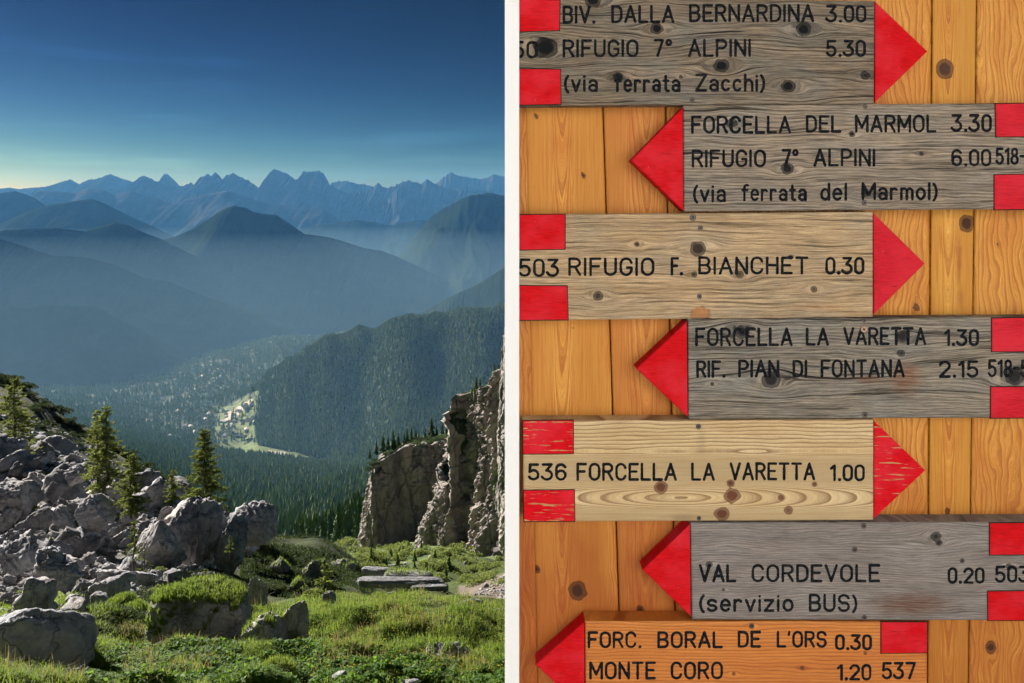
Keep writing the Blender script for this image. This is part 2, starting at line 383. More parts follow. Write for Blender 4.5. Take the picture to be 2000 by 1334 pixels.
ridge('mountain_spur', [(-400, 560), (0, 601), (60, 598), (120, 596), (190, 600), (250, 632), (330, 690), (420, 740)], 6300, 1100, -1330, PW, .8, .3)
ridge('mountain_slope', [(-500, 400), (-200, 440), (0, 467), (50, 482), (100, 499), (170, 503), (230, 520), (280, 543), (330, 550), (400, 580), (470, 606), (560, 655), (640, 700)], 7600, 2000, -1350, PW, 1.0, .5, step=1.5)
ridge('mountain_slope_right', [(760, 640), (830, 606), (860, 590), (896, 572), (940, 552), (985, 522), (1060, 480), (1200, 430), (1500, 380)], 6600, 1500, -1300, PW, 1.1, .5, step=1.5)
ridge('mountain_crest', [(-500, 430), (-200, 455), (0, 451), (45, 447), (104, 445), (165, 452), (200, 441), (225, 435), (250, 440), (277, 453), (317, 468), (370, 495), (440, 530), (520, 570), (600, 620)], 9000, 2400, -1380, PW, 1.1, .5, step=1.5)
ridge('mountain_dome', [(230, 520), (290, 482), (317, 469), (346, 461), (381, 445), (410, 426), (430, 412), (445, 405), (457, 402), (480, 406), (495, 414), (515, 418), (540, 420), (570, 440), (594, 457), (640, 463), (670, 471), (708, 484), (745, 490), (772, 500), (810, 517), (841, 533), (896, 561), (960, 595), (1040, 640)], 9900, 2600, -1380, PW, .9, .5, step=1.5)
ridge('mountain_shoulder', [(-500, 470), (-100, 480), (0, 437), (60, 411), (100, 400), (150, 392), (180, 389), (200, 396), (215, 403), (260, 425), (300, 443), (345, 465), (430, 505), (520, 540)], 12500, 3000, -1350, PW, .5, .3)
ridge('mountain_left', [(-600, 430), (-100, 400), (0, 377), (30, 373), (50, 380), (68, 387), (90, 403), (140, 430), (220, 470)], 14500, 3000, -1300, PW, .6, .3)
ridge('mountain_right', [(740, 540), (780, 498), (800, 472), (820, 450), (841, 424), (865, 408), (891, 394), (916, 382), (940, 379), (960, 377), (985, 383), (1100, 395), (1400, 420)], 11500, 3000, -1350, PW, 1.0, .25, .10)
ridge('mountain_low', [(480, 480), (560, 455), (620, 440), (700, 430), (760, 440), (820, 430), (900, 440), (1000, 430), (1300, 420)], 16500, 3500, -1350, PW, 1.2, .1, .06)
ridge('mountain_foothill', [(-300, 395), (0, 398), (62, 385), (75, 373), (110, 374), (150, 377), (174, 369), (190, 369), (205, 372), (225, 381), (260, 373), (290, 385), (340, 396), (400, 380), (445, 372), (500, 390), (560, 402), (640, 410)], 19500, 4000, -1300, PR, .9, .4, .14)
ridge('mountain_peaks', [(-400, 400), (0, 392), (120, 386), (225, 380), (255, 369), (267, 353), (274, 346), (281, 344), (297, 351), (315, 358), (332, 368), (345, 367), (361, 362), (374, 357), (379, 364), (386, 352), (391, 347), (400, 345), (406, 339), (411, 344), (416, 344), (421, 337), (427, 346), (431, 353), (436, 351), (441, 342), (448, 342), (455, 338), (462, 344), (470, 346), (482, 352), (495, 360), (505, 368), (513, 356), (525, 340), (531, 334), (537, 331), (550, 335), (562, 342), (577, 351), (582, 347), (590, 340), (592, 334), (601, 336), (610, 333), (624, 335), (631, 339), (635, 350), (639, 359), (646, 362), (658, 371), (688, 380), (700, 376), (713, 374), (728, 368), (735, 362), (738, 357), (743, 361), (748, 366), (760, 366), (772, 363), (782, 358), (797, 352), (805, 357), (815, 355), (822, 359), (829, 354), (834, 351), (842, 356), (851, 362), (870, 368), (891, 372), (920, 373), (941, 372), (985, 382), (1200, 390), (1500, 380)], 23500, 5200, -1350, PR, 3.0, .4, .16, step=.8)
ridge('mountain_spire', [(285, 385), (306, 366), (314, 354), (317, 345), (320, 340), (327, 340), (332, 345), (337, 349), (345, 357), (351, 364), (375, 380)], 25000, 4000, -1350, PR, 1.2, .6, .16, step=1.0)
ridge('mountain_far_left', [(-500, 380), (-100, 376), (0, 369), (20, 367), (35, 370), (64, 367), (90, 365), (104, 361), (120, 356), (136, 350), (145, 355), (153, 360), (165, 355), (173, 351), (190, 350), (205, 344), (215, 340), (227, 345), (238, 349), (252, 353), (262, 357), (275, 366), (310, 378), (420, 385)], 26000, 5000, -1350, PR, 1.8, .5, .16, step=1.0)
ridge('mountain_far_right', [(610, 376), (640, 366), (648, 357), (660, 354), (678, 353), (690, 357), (703, 359), (716, 361), (728, 364), (760, 374), (820, 374), (840, 366), (851, 360), (866, 346), (881, 335), (890, 341), (901, 344), (925, 348), (945, 350), (955, 345), (965, 340), (975, 343), (985, 345), (1050, 360), (1400, 370)], 26500, 5000, -1350, PR, 1.8, .5, .16, step=1.0)

# ------------------------------------------------------------------ air
hz = NT('haze_air'); hz.t.nodes.remove(hz.p)
pv = hz.n('VolumePrincipled'); pv.inputs['Color'].default_value = (.105, .325, .70, 1); pv.inputs['Density'].default_value = 2.6e-5
pv.inputs['Anisotropy'].default_value = 0.0; pv.inputs['Absorption Color'].default_value = (1, 1, 1, 1)
hz.t.links.new(pv.outputs[0], hz.out.inputs['Volume'])
mb = MB(); mb.box((-60000, -9000, -1421.5), (60000, 32600, 1180))
obj('haze', mb.mesh('haze', hz.m), kind='stuff')

# a bank of thin mist lying in the valleys below the ridges
mz = NT('valley_mist_air'); mz.t.nodes.remove(mz.p)
pv = mz.n('VolumePrincipled'); pv.inputs['Color'].default_value = (.44, .74, 1.0, 1); pv.inputs['Density'].default_value = 2.9e-5
pv.inputs['Anisotropy'].default_value = 0.0; pv.inputs['Absorption Color'].default_value = (1, 1, 1, 1)
mz.t.links.new(pv.outputs[0], mz.out.inputs['Volume'])
mb = MB(); mb.box((-59000, 900, -1420.8), (59000, 12400, -330))
obj('valley_mist', mb.mesh('valley_mist', mz.m), kind='stuff', label='thin blue mist lying in the valleys', cat='mist')

t = NT('cliff_turf'); n_ = t.noise(t.geo(), .5, 5, .7); t.color(t.ramp(n_, [(.35, (.02, .032, .014)), (.6, (.05, .07, .026)), (.75, (.16, .15, .13))]), 1.0, 0.0); t.bump(n_, .8, .8); M['turf'] = t.m

# ------------------------------------------------------------------ cliffs
def cliff(name, plan, tops, base, label, nu=420, nv=300, amp=4.0, seed=0, back=30, core=None, lean=5.5):
    # plan: outline points (X, Y) seen from above, from the hidden back round the face; tops: heights along it
    P = np.array(plan, float); s = np.concatenate([[0], np.cumsum(np.linalg.norm(np.diff(P, axis=0), axis=1))])
    u = np.linspace(0, s[-1], nu)
    def sm(a):
        k = np.hanning(19); k /= k.sum(); return np.convolve(np.pad(a, 9, mode='edge'), k, 'valid')
    cx, cyy = sm(np.interp(u, s, P[:, 0])), sm(np.interp(u, s, P[:, 1]))
    tx, ty = np.gradient(cx), np.gradient(cyy); L = np.hypot(tx, ty) + 1e-9; nx, ny = ty / L, -tx / L
    T = np.interp(u, s, tops); B = np.interp(u, s, base) if np.ndim(base) else np.full(nu, base)
    T = T + 1.6 * fbm(u / 7, u * 0 + seed, 1, 4)
    v = np.linspace(0, 1, nv)
    U, V = np.meshgrid(u, v, indexing='ij')
    Z = B[:, None] + (T - B)[:, None] * V
    warp = 4 * fbm(U / 22, Z / 22, seed + 3, 3)
    colm = fbm((U + warp) / 9.0, Z / 60.0, seed, 4, True)
    blk = fbm((U + warp) / 3.2, Z / 5.5, seed + 9, 4, True)
    led = fbm(U / 40.0, (Z + warp * .5) / 3.4, seed + 20, 3)
    big = fbm(U / 26.0, Z / 45.0, seed + 31, 3)
    fin = fbm((U + warp) / 1.3, Z / 2.6, seed + 41, 4, True)
    vcr = np.clip(1 - np.abs(noise((U + warp) / 7, Z / 40, seed + 50)) / .07, 0, 1) + .6 * np.clip(1 - np.abs(noise((U + warp * .5) / 3, Z / 12, seed + 52)) / .09, 0, 1)
    hcr = np.clip(1 - np.abs(noise(U / 24, (Z + warp * .6) / 3.2, seed + 60)) / .10, 0, 1)
    D = amp * (.55 * colm + .34 * blk + .16 * led + .9 * big + .16 * fin - .38 * vcr - .22 * hcr) - lean * V ** 1.5 - .9 * amp
    X = cx[:, None] + nx[:, None] * D; Y = cyy[:, None] + ny[:, None] * D
    G = np.stack([X, Y, Z], -1)
    # top: shoulder going back from the edge
    cap = []
    for k, q in enumerate((.12, .3, .6, 1.0)):
        E = G[:, -1].copy(); E[:, :2] += (((np.array(core) - E[:, :2]) * .9) if back is None else np.array(core)[None] * back) * q; E[:, 2] = E[:, 2] * (1 - .8 * q * (back is None)) + .8 * q * (back is None) * (E[:, 2].mean() + 1.0) + 1.2 * math.sin(q * 2.4) + .9 * fbm(E[:, 0] / 4, E[:, 1] / 4, seed, 3)
        cap.append(E)
    G = np.concatenate([G, np.stack(cap, 1)], 1)
    mi = np.zeros((nu - 1, nv + 3), int); mi[:, nv + 0:] = 1
    root = obj(name, mesh(name, G.reshape(-1, 3), grid_faces(*G.shape[:2]), [M['cliff'], M['turf']], True, mi.ravel()), label=label, cat='cliff')
    return root, G
def PP(x, d): return ((x - 1000) / F * d, d)
def ZZ(y, d): return (HOR - y) / F * d
d1 = 300.0
pl = [PP(880, 372), PP(790, 360), PP(735, 335), PP(711, 312), PP(706, 300), PP(712, 290), PP(735, 288), PP(765, 296), PP(800, 300), PP(850, 298), PP(905, 290)]
tp = [ZZ(865, 372), ZZ(864, 360), ZZ(886, 335), ZZ(920, 312), ZZ(948, 300), ZZ(965, 290), ZZ(938, 288), ZZ(900, 296), ZZ(876, 300), ZZ(868, 298), ZZ(860, 290)]
tower, TG = cliff('rock_tower', pl, tp, ZZ(1092, 300), 'rounded pale rock buttress with dark shrubs on top beside the tall cliff', 520, 330, 2.4, 2, None, PP(830, 336), 3.5)
pl = [PP(960, 330), PP(905, 300), PP(872, 268), PP(842, 252), PP(822, 240), PP(812, 232), PP(826, 226), PP(850, 224), PP(880, 218), PP(905, 222), PP(935, 205), PP(960, 200), PP(1010, 190), PP(1100, 175), PP(1250, 160)]
tp = [ZZ(760, 330), ZZ(800, 300), ZZ(840, 268), ZZ(930, 252), ZZ(985, 240), ZZ(1020, 232), ZZ(1010, 226), ZZ(965, 224), ZZ(850, 218), ZZ(782, 222), ZZ(755, 205), ZZ(715, 200), ZZ(640, 190), ZZ(600, 175), ZZ(500, 160)]
wall, WG = cliff('cliff_wall', pl, tp, ZZ(1150, 215), 'tall jagged cliff of tan and grey rock at the edge of the view', 760, 520, 3.4, 5, 14, (.75, .66), 3.0)
# leaning pinnacle at the very edge of the landscape
pl = [PP(1067, 185), PP(1005, 186), PP(983, 184), PP(975, 178), PP(981, 172), PP(999, 170), PP(1067, 168)]
tp = [ZZ(600, 185), ZZ(620, 186), ZZ(640, 184), ZZ(660, 178), ZZ(650, 172), ZZ(630, 170), ZZ(600, 168)]
pin, PG = cliff('rock_pinnacle', pl, tp, ZZ(1060, 178), 'slim vertical rock edge rising above the tall cliff', 200, 320, 1.1, 8, 6, (.8, .1), .3)

# ------------------------------------------------------------------ conifers far away
def cone_tree(tiers, sides, jag, seed, trunk=False, droop=.0):
    r = np.random.default_rng(seed); V = []; Fc = []
    for k in range(tiers):
        z1 = 1 - k * (.86 / tiers) * .92; z0 = max(.06, 1 - (k + 1) * (.94 / tiers) - .05); R = .205 * ((1 - z0) ** .85) * (1 + .1 * r.normal())
        b = len(V); V.append((r.normal() * .008, r.normal() * .008, z1))
        for j in range(sides):
            a = 2 * math.pi * (j + .5 * k + .3 * r.random()) / sides; q = R * (1 - jag * (j % 2) - .25 * jag * r.random())
            V.append((math.cos(a) * q, math.sin(a) * q, z0 - droop * (j % 2 == 0) * R + .02 * r.normal()))
        Fc += [(b, b + 1 + j, b + 1 + (j + 1) % sides) for j in range(sides)]
    return np.array(V), np.array(Fc)
far_v, far_f = cone_tree(3, 5, .25, 1)
tx, td = [], []
def scatter(x0, x1, d0, d1, area, ok):
    n = int((x1 - x0) / F * (d1 ** 2 - d0 ** 2) / 2 / area)
    d = np.sqrt(rng.uniform(d0 ** 2, d1 ** 2, n)); x = rng.uniform(x0, x1, n)
    y = HOR - zland(x, d) * F / d
    k = ok(x, y, d); return x[k], d[k]
OPEN = [[(428, 800), (470, 778), (506, 760), (503, 800), (496, 835), (505, 872), (440, 876), (415, 852)], [(420, 868), (505, 870), (560, 880), (650, 898), (645, 910), (540, 898), (430, 884)],
        [(240, 790), (330, 740), (430, 690), (600, 645), (610, 665), (500, 730), (440, 800), (420, 860), (300, 862)]]
def closed(x, y, d):
    o = np.zeros(len(x), bool)
    for p in OPEN: o |= inpoly(x, y, p) & (d > 2300)
    return ~o
clear_n = lambda x, d, s, th: fbm((x - 1000) / F * d / s, d / s, 3, 3) < th
xa, da = scatter(470, 1030, 3150, 4420, 85, lambda x, y, d: closed(x, y, d) & (x > 478 + 20 * np.sin(d / 60)) & clear_n(x, d, 130, .9))
xb, db = scatter(330, 930, 760, 3150, 75, lambda x, y, d: closed(x, y, d) & clear_n(x, d, 80, .5))
xc, dc_ = scatter(-60, 760, 3150, 7100, 330, lambda x, y, d: (y > 630) & clear_n(x, d, 130, .35) & ~(inpoly(x, y, OPEN[0]) & (noise(x / 9, y / 6, 5) < .18)) & ~inpoly(x, y, OPEN[1]) & ~((x > 505) & (d < 4600)))
xd, dd = scatter(-60, 330, 1200, 3150, 150, lambda x, y, d: clear_n(x, d, 130, .35))
fx = np.concatenate([xa, xb, xc, xd]); fd = np.concatenate([da, db, dc_, dd])
P = land_xyz(fx, fd); hgt = rng.uniform(18, 36, len(fx)) * np.where(rng.random(len(fx)) < .12, .6, 1); wid = hgt * rng.uniform(.85, 1.35, len(fx)); an = rng.uniform(0, 6.28, len(fx))
ca, sa = np.cos(an)[:, None], np.sin(an)[:, None]
V = np.stack([P[:, :1] + wid[:, None] * (far_v[:, 0] * ca - far_v[:, 1] * sa), P[:, 1:2] + wid[:, None] * (far_v[:, 0] * sa + far_v[:, 1] * ca), P[:, 2:] - 1.5 + hgt[:, None] * far_v[:, 2]], -1)
Fc = (far_f[None] + (np.arange(len(fx)) * len(far_v))[:, None, None]).reshape(-1, 3)
obj('forest', mesh('forest', V.reshape(-1, 3), Fc, M['forest']), label='dense dark conifer forest covering the hill and the valley', cat='forest', kind='stuff')

near_meshes = []
for s in range(5):
    v, f = cone_tree(9 + s % 3, 9, .55, 20 + s, droop=.25); near_meshes.append(mesh('conifer_crown', v, f, M['forest_near']))
mb = MB(); mb.tube([(0, 0, -.12), (0, 0, .5), (0, 0, .96)], [.018, .012, .002], 5); trunk_me = mb.mesh('trunk', M['bark'])
def small_tree(p, h, label, group, w=1.0, name='conifer_tree'):
    e = bpy.data.objects.new(name, None); COL.objects.link(e); e.location = p; e.rotation_euler = (0, 0, random.uniform(0, 6.28)); e.scale = (h * w, h * w, h)
    e['label'] = label; e['category'] = 'tree'; e['group'] = group
    obj('crown', random.choice(near_meshes), e); obj('trunk', trunk_me, e); return e
# larch wood on the spur below the cliffs
xs = rng.uniform(575, 735, 900); ds = np.exp(rng.uniform(math.log(330), math.log(600), 900)); ys = HOR - zland(xs, ds) * F / ds
k = (ys < 1090) & (np.abs(xs - 730) + 0 > 0) & (ds > 380 - (xs - 575) * .1)
keep = []
for x, d in sorted(zip(xs[k], ds[k]), key=lambda q: q[1]):
    X = (x - 1000) / F * d
    if all((X - a) ** 2 + (d - b) ** 2 > 5.2 ** 2 for a, b in keep): keep.append((X, d))
keep = keep[:190]
for X, d in keep:
    x = X / d * F + 1000; small_tree((X, d, float(zland(x, d)) - .3), random.uniform(8, 15), 'bright green conifer in the wood below the rounded rock buttress', 'conifers in the wood below the buttress', 1.25)
# trees along the top of the buttress and on the cliff ledges
def on_top(G, i, row): return G[i, row]
for x, y, d, h in [(735, 884, 318, 5.5), (748, 879, 326, 7), (758, 876, 330, 6), (768, 874, 334, 8), (778, 872, 338, 6.5), (790, 870, 340, 6), (804, 868, 342, 7.5), (818, 868, 344, 6), (830, 866, 346, 7), (843, 862, 346, 11), (853, 862, 344, 7), (864, 860, 340, 8), (872, 858, 330, 6.5), (795, 870, 350, 8), (812, 866, 352, 7), (722, 893, 312, 4)]:
    p = px(x, y, d); small_tree((p[0], p[1], p[2] - .6), h, 'small conifer standing along the top of the rounded rock buttress', 'conifers on top of the buttress', 1.2)
for x, y, d, h in [(930, 768, 214, 5), (922, 782, 216, 4), (938, 762, 212, 3.5), (966, 742, 206, 5), (974, 738, 204, 4), (906, 812, 222, 3), (894, 838, 222, 3), (882, 870, 224, 3), (975, 940, 184, 8), (970, 960, 184, 5)]:
    p = px(x, y, d); small_tree((p[0], p[1], p[2] - .5), h, 'small dark conifer clinging to a ledge of the tall cliff', 'conifers on the cliff ledges', 1.25)
for k in range(20):
    x = random.uniform(700, 900); y = random.uniform(1072, 1128); d = seen([x], [y])[0]
    if not (90 < d < 420): continue
    p = land_xyz([x], [d])[0]; small_tree((p[0], p[1], p[2] - .3), random.uniform(1.6, 3.6), 'young green conifer on the bushy slope at the foot of the cliffs', 'young conifers below the cliffs', 1.5)

# ------------------------------------------------------------------ dwarf pines and bushes
def bush_mesh(seed, n=420, mat=None, flat=.55, ls=1.0):
    r = np.random.default_rng(seed); c = r.normal(size=(9, 3)) * (.36, .36, .12) ; V = []; Fc = []
    for i in range(n):
        q = c[r.integers(9)]; dv = r.normal(size=3); dv /= np.linalg.norm(dv); dv[2] = abs(dv[2])
        p = q + dv * (.34, .34, .34 * flat * 1.6) * r.uniform(.75, 1.05); p[2] += .1
        a = dv + r.normal(size=3) * .5; a[2] += .5; a /= np.linalg.norm(a); b = np.cross(a, r.normal(size=3)); b /= np.linalg.norm(b)
        L, w = r.uniform(.09, .2) * ls, r.uniform(.035, .07) * ls; m = len(V)
        V += [p - b * w, p + b * w, p + a * L]; Fc.append((m, m + 1, m + 2))
    return mesh('bush', np.array(V), np.array(Fc), mat or M['dwarf'])
dw = [bush_mesh(60 + s, 3000, ls=.5) for s in range(4)]
gb = [bush_mesh(80 + s, 500, M['spruce'], .8) for s in range(3)]
def bush(p, s, label, group, ms=dw, name='dwarf_pine', h=.8):
    o = obj(name, random.choice(ms), loc=p, label=label, cat='shrub', group=group); o.scale = (s, s, s * h); o.rotation_euler = (0, 0, random.uniform(0, 6.28)); return o
for k in range(120):
    x = random.uniform(-10, 470) ; d = random.uniform(99, 108) if k < 90 else random.uniform(78, 99); y = HOR - float(zland(x, d)) * F / d
    p = land_xyz([x], [d])[0]; bush((p[0], p[1], p[2] - .25), random.uniform(.9, 1.9), 'dark dwarf pine on the steep slope behind ' + ('the broad larch at the left edge' if x < 110 else 'the twin larches' if x < 290 else 'the little larch and the lone spruce'), 'dwarf pines on the left slope')
for k in range(20):
    x = random.uniform(716, 862); d = 292 + random.uniform(0, 44); i = 0
    q = TG[:, -1 - random.randint(0, 4)].reshape(-1, 3); q = q[(q[:, 1] < 345)]; j = random.randrange(len(q)); bush(tuple(q[j] - (0, 0, .5)), random.uniform(1.8, 3.4), 'dark dwarf pine mat on the rounded rock buttress', 'dwarf pines on the buttress')
for k in range(130):
    i = random.randint(40, 480); a = random.random() ** .7 * 3; j = int(a); q = TG[i, -4 + j] * (1 - a + j) + TG[i, min(-3 + j, -1)] * (a - j)
    if q[1] < 352: bush(tuple(q - (0, 0, .3)), random.uniform(1.3, 2.6), 'dark dwarf pine mat on the rounded rock buttress', 'dwarf pines on the buttress')
for k in range(24):
    i = random.randint(60, 175); j = random.choice([-1, -2, -3, -4, -6, -30, -50, -80]); q = TG[i, j]
    bush(tuple(q), random.uniform(1.2, 2.6), 'dark dwarf pine mat on the rounded rock buttress', 'dwarf pines on the buttress')
for k in range(60):
    i = random.randint(60, 600); j = random.choice([-1, -2, -3, -4, -8, -120, -200, -260, -300]); q = WG[i, j]
    bush(tuple(q), random.uniform(.8, 1.8), 'dark bush rooted in a crack of the tall cliff', 'bushes in the cliff', dw, 'cliff_shrub')
for k in range(90):
    x = random.uniform(690, 985); y = random.uniform(1068, 1150); d = seen([x], [y])[0]
    if not (60 < d < 420) : continue
    p = land_xyz([x], [d])[0]; bush((p[0], p[1], p[2] - .2), random.uniform(1.2, 3.2) * d / 200, 'low green bush on the slope at the foot of the cliffs', 'bushes below the cliffs', gb, 'bush')

for k in range(110):
    x = random.uniform(545, 780); y = random.uniform(1058, 1108); d = seen([x], [y])[0]
    if not (60 < d < 420) : continue
    p = land_xyz([x], [d])[0]; bush((p[0], p[1], p[2] - .2), random.uniform(1.0, 2.6) * d / 190, 'low green bush in the dip between the hummock and the buttress', 'bushes in the dip', gb, 'bush')

# ------------------------------------------------------------------ the village in the valley
def wallmat(name, c): 
    t = NT(name); n_ = t.noise(t.obj(), .6, 3); t.color(t.mix(n_, tuple(.85 * q for q in c), c), .9); return t.m
HW = [wallmat('house_render_white', (.72, .70, .66)), wallmat('house_render_cream', (.62, .55, .44)), wallmat('house_render_grey', (.5, .5, .5))]
HR = [wallmat('roof_grey', (.34, .33, .33)), wallmat('roof_brown', (.26, .18, .14)), wallmat('roof_pale', (.52, .50, .48))]
hm = []
for s in range(6):
    L, Wd, H, R = [(14, 10, 7, 3.5), (18, 11, 9, 4), (11, 10, 6, 3.5), (26, 13, 8, 4), (12, 12, 10, 4), (34, 16, 7, 3)][s]
    v = [(-L/2,-Wd/2,-3),(L/2,-Wd/2,-3),(L/2,Wd/2,-3),(-L/2,Wd/2,-3),(-L/2,-Wd/2,H),(L/2,-Wd/2,H),(L/2,Wd/2,H),(-L/2,Wd/2,H),(-L/2,0,H+R),(L/2,0,H+R),
         (-L/2-1,-Wd/2-1,H-.6),(L/2+1,-Wd/2-1,H-.6),(L/2+1,0,H+R+.4),(-L/2-1,0,H+R+.4),(L/2+1,Wd/2+1,H-.6),(-L/2-1,Wd/2+1,H-.6)]
    f = [(0,1,5,4),(1,2,6,9,5),(2,3,7,6),(3,0,4,8,7),(10,11,12,13),(13,12,14,15)]
    hm.append(mesh('house', v, f, [HW[s % 3], HR[(s * 2 + 1) % 3]], mi=[0, 0, 0, 0, 1, 1]))
def house(x, y, label, group, sc=1.0):
    d = seen([x], [y])[0]
    if not d > 2300: return
    p = land_xyz([x], [d])[0]; o = obj('house', random.choice(hm), loc=p, label=label, cat='house', group=group)
    o.rotation_euler = (0, 0, random.choice([.4, .9, 1.9, 2.4]) + random.gauss(0, .25)); q = sc * random.uniform(.8, 1.35); o.scale = (q, q, q)
VIL = [(258, 812), (300, 770), (345, 735), (430, 688), (470, 672), (520, 668), (500, 700), (440, 730), (408, 770), (420, 800), (395, 850), (330, 862), (290, 845)]
n = 0
while n < 150:
    x, y = random.uniform(240, 540), random.uniform(660, 870)
    if inpoly([x], [y], VIL)[0] and noise(x / 28, y / 18, 3.3) > -.12: house(x, y, 'tiny pale house among the hazy houses of the valley village', 'houses of the valley village'); n += 1
for k in range(34):
    x, y = random.uniform(425, 500), random.uniform(792, 868)
    house(x, y, 'small pale house by the sunlit fields at the foot of the wooded hill', 'houses by the sunlit fields', 1.1)
for k in range(26):
    x, y = random.uniform(520, 610), random.uniform(648, 672); house(x, y, 'tiny hazy house beyond the crest of the wooded hill', 'houses beyond the wooded hill', 1.1)

# ------------------------------------------------------------------ boulders
def rock_mesh(seed, lvl, cuts=13, boxy=0, rough=.09, squash=(1, 1, .8), mat=None, layers=0.0, ribs=0.0):
    r = np.random.default_rng(seed); bm = bmesh.new(); bmesh.ops.create_icosphere(bm, subdivisions=lvl, radius=1.0)
    v = np.array([p.co[:] for p in bm.verts]); f = np.array([[q.index for q in p.verts] for p in bm.faces]); bm.free()
    if boxy: v = v / ((np.abs(v) ** boxy).sum(1) ** (1 / boxy))[:, None] * .95
    for k in range(cuts):
        n = r.normal(size=3); n /= np.linalg.norm(n); dd = r.uniform(.36, .78) if not boxy else r.uniform(.75, 1.1)
        e = np.maximum(0, v @ n - dd); v = v - e[:, None] * n * .96
    nn = v / np.linalg.norm(v, axis=1)[:, None]; o = seed * 3.7
    dsp = rough * .6 * fbm(v[:, 0] * 1.7 + o, v[:, 1] * 1.7, v[:, 2] * 1.7, 6) + rough * .7 * (fbm(v[:, 0] * 3.2 + o, v[:, 1] * 3.2, v[:, 2] * 3.2, 4, True) - .8)
    if layers: dsp = dsp + layers * np.sign(np.sin(v[:, 2] * 17 + 2 * fbm(v[:, 0], v[:, 1], o, 2))) * .5
    if ribs: dsp = dsp + ribs * (np.abs(np.sin((v[:, 0] * .8 + v[:, 2] * .6) * 11 + 2.5 * fbm(v[:, 0] * 1.5, v[:, 1] * 1.5, o, 3))) - .5)
    for fr_, wd_, dp_ in ((1.3, .05, .085), (2.6, .06, .05), (5.2, .09, .022)):
        dsp = dsp - dp_ * np.clip(1 - np.abs(noise(v[:, 0] * fr_ + o, v[:, 1] * fr_, v[:, 2] * fr_ * .8)) / wd_, 0, 1)
    dsp = dsp + rough * .35 * (fbm(v[:, 0] * 8 + o, v[:, 1] * 8, v[:, 2] * 8, 3, True) - .8)
    v = (v + nn * dsp[:, None]) * squash
    v /= np.abs(v).max(0)
    return mesh('boulder', v, f, mat or M['limestone'], True)
def grass_on(V, N, n, h, mat=None, rnd=None):
    r = rnd or rng; return V
def blades(P, hmin, hmax, lean, width, mat, name, parent=None, bend=.35, **kw):
    n = len(P); a = rng.uniform(0, 2 * math.pi, n); h = rng.uniform(hmin, hmax, n) * (1 + .55 * fbm(P[:, 0] * 1.6, P[:, 1] * 1.6, 4, 2)); w = width * rng.uniform(.6, 1.3, n)
    ln = rng.uniform(0, lean, n); b = rng.uniform(0, 2 * math.pi, n)
    sx_, sy_ = np.cos(a) * w, np.sin(a) * w; lx, ly = np.cos(b) * ln * h, np.sin(b) * ln * h
    z = np.zeros(n)
    q = np.stack([np.stack([-sx_, -sy_, z - .02], -1), np.stack([sx_, sy_, z - .02], -1), np.stack([lx * .35 + sx_ * .8, ly * .35 + sy_ * .8, h * .6], -1), np.stack([lx * .35 - sx_ * .8, ly * .35 - sy_ * .8, h * .6], -1), np.stack([lx, ly, h * (1 - bend * ln)], -1)], 1) + P[:, None, :]
    i = (np.arange(n) * 5)[:, None]
    tri = np.concatenate([i + np.array([[0, 1, 2]]), i + np.array([[0, 2, 3]]), i + np.array([[3, 2, 4]])])
    return obj(name, mesh(name, q.reshape(-1, 3), tri, mat), parent, **kw)
def upward_points(o, n, zmin=.55, patch=1.0):
    me = o.data; nf = len(me.polygons); c = np.empty(nf * 3, np.float32); nn = np.empty(nf * 3, np.float32); ar = np.empty(nf, np.float32)
    me.polygons.foreach_get('center', c); me.polygons.foreach_get('normal', nn); me.polygons.foreach_get('area', ar)
    c = c.reshape(-1, 3); nn = nn.reshape(-1, 3); sc = np.array(o.scale)
    k = (nn[:, 2] > zmin) & (c[:, 2] > -.1) & (fbm(c[:, 0] * 1.5, c[:, 1] * 1.5, 3, 3) < patch)
    idx = rng.choice(np.where(k)[0], n, p=ar[k] / ar[k].sum()); return c[idx] + rng.normal(size=(n, 3)) * .012
def boulder(cx, top, w, h, d, label, seed, lvl=4, mat='limestone', rz=None, depth=1.0, group=None, grass=0, tilt=(0, 0), gpatch=1.0, zmin=.5, **kw):
    # cx, top, w, h: where it stands in the view and how large; d: distance
    W_, H_ = w / F * d, h / F * d
    o = obj('boulder', rock_mesh(seed, lvl, mat=M[mat], **kw), label=label, cat='boulder', group=group)
    o.scale = (W_ / 2, W_ / 2 * depth, H_ / 2); p = px(cx, top + h / 2, d); o.location = p
    o.rotation_euler = (tilt[0], tilt[1], rz if rz is not None else 0)
    if grass:
        pts = upward_points(o, grass, zmin, gpatch); sc = np.array(o.scale); b = blades(pts * sc, .05, .15, .9, .004, M['grass'], 'grass_cap')
        b.parent = o; b.scale = tuple(1 / s for s in o.scale); b['kind'] = 'stuff'
    return o
boulder(58, 1186, 232, 190, 10.6, 'big smooth slab boulder with a sunlit top edge and grass, bottom corner', 11, 5, 'limestone', .3, .9, tilt=(.25, .2), cuts=9, rough=.05, boxy=2.6)
boulder(100, 1298, 170, 120, 8.6, 'knobbly grey boulder cut off by the bottom edge below the big slab', 12, 5, 'limestone_dark', .6, .9, rough=.12)
boulder(392, 1138, 178, 150, 13.4, 'large dark block boulder with a thick cap of grass', 13, 5, 'limestone_dark', .15, .9, grass=7000, zmin=.8, gpatch=2, cuts=6, rough=.05, boxy=6, tilt=(.1, -.12))
boulder(462, 1140, 76, 110, 14.6, 'smooth grey shoulder of rock behind the grass-capped block', 14, 5, 'limestone', .9, .9, rough=.05)
boulder(500, 1120, 46, 92, 16.5, 'upright cracked boulder standing beside the grass-capped block', 15, 5, 'limestone', .4, .8, layers=.05, cuts=6, tilt=(0, .1))
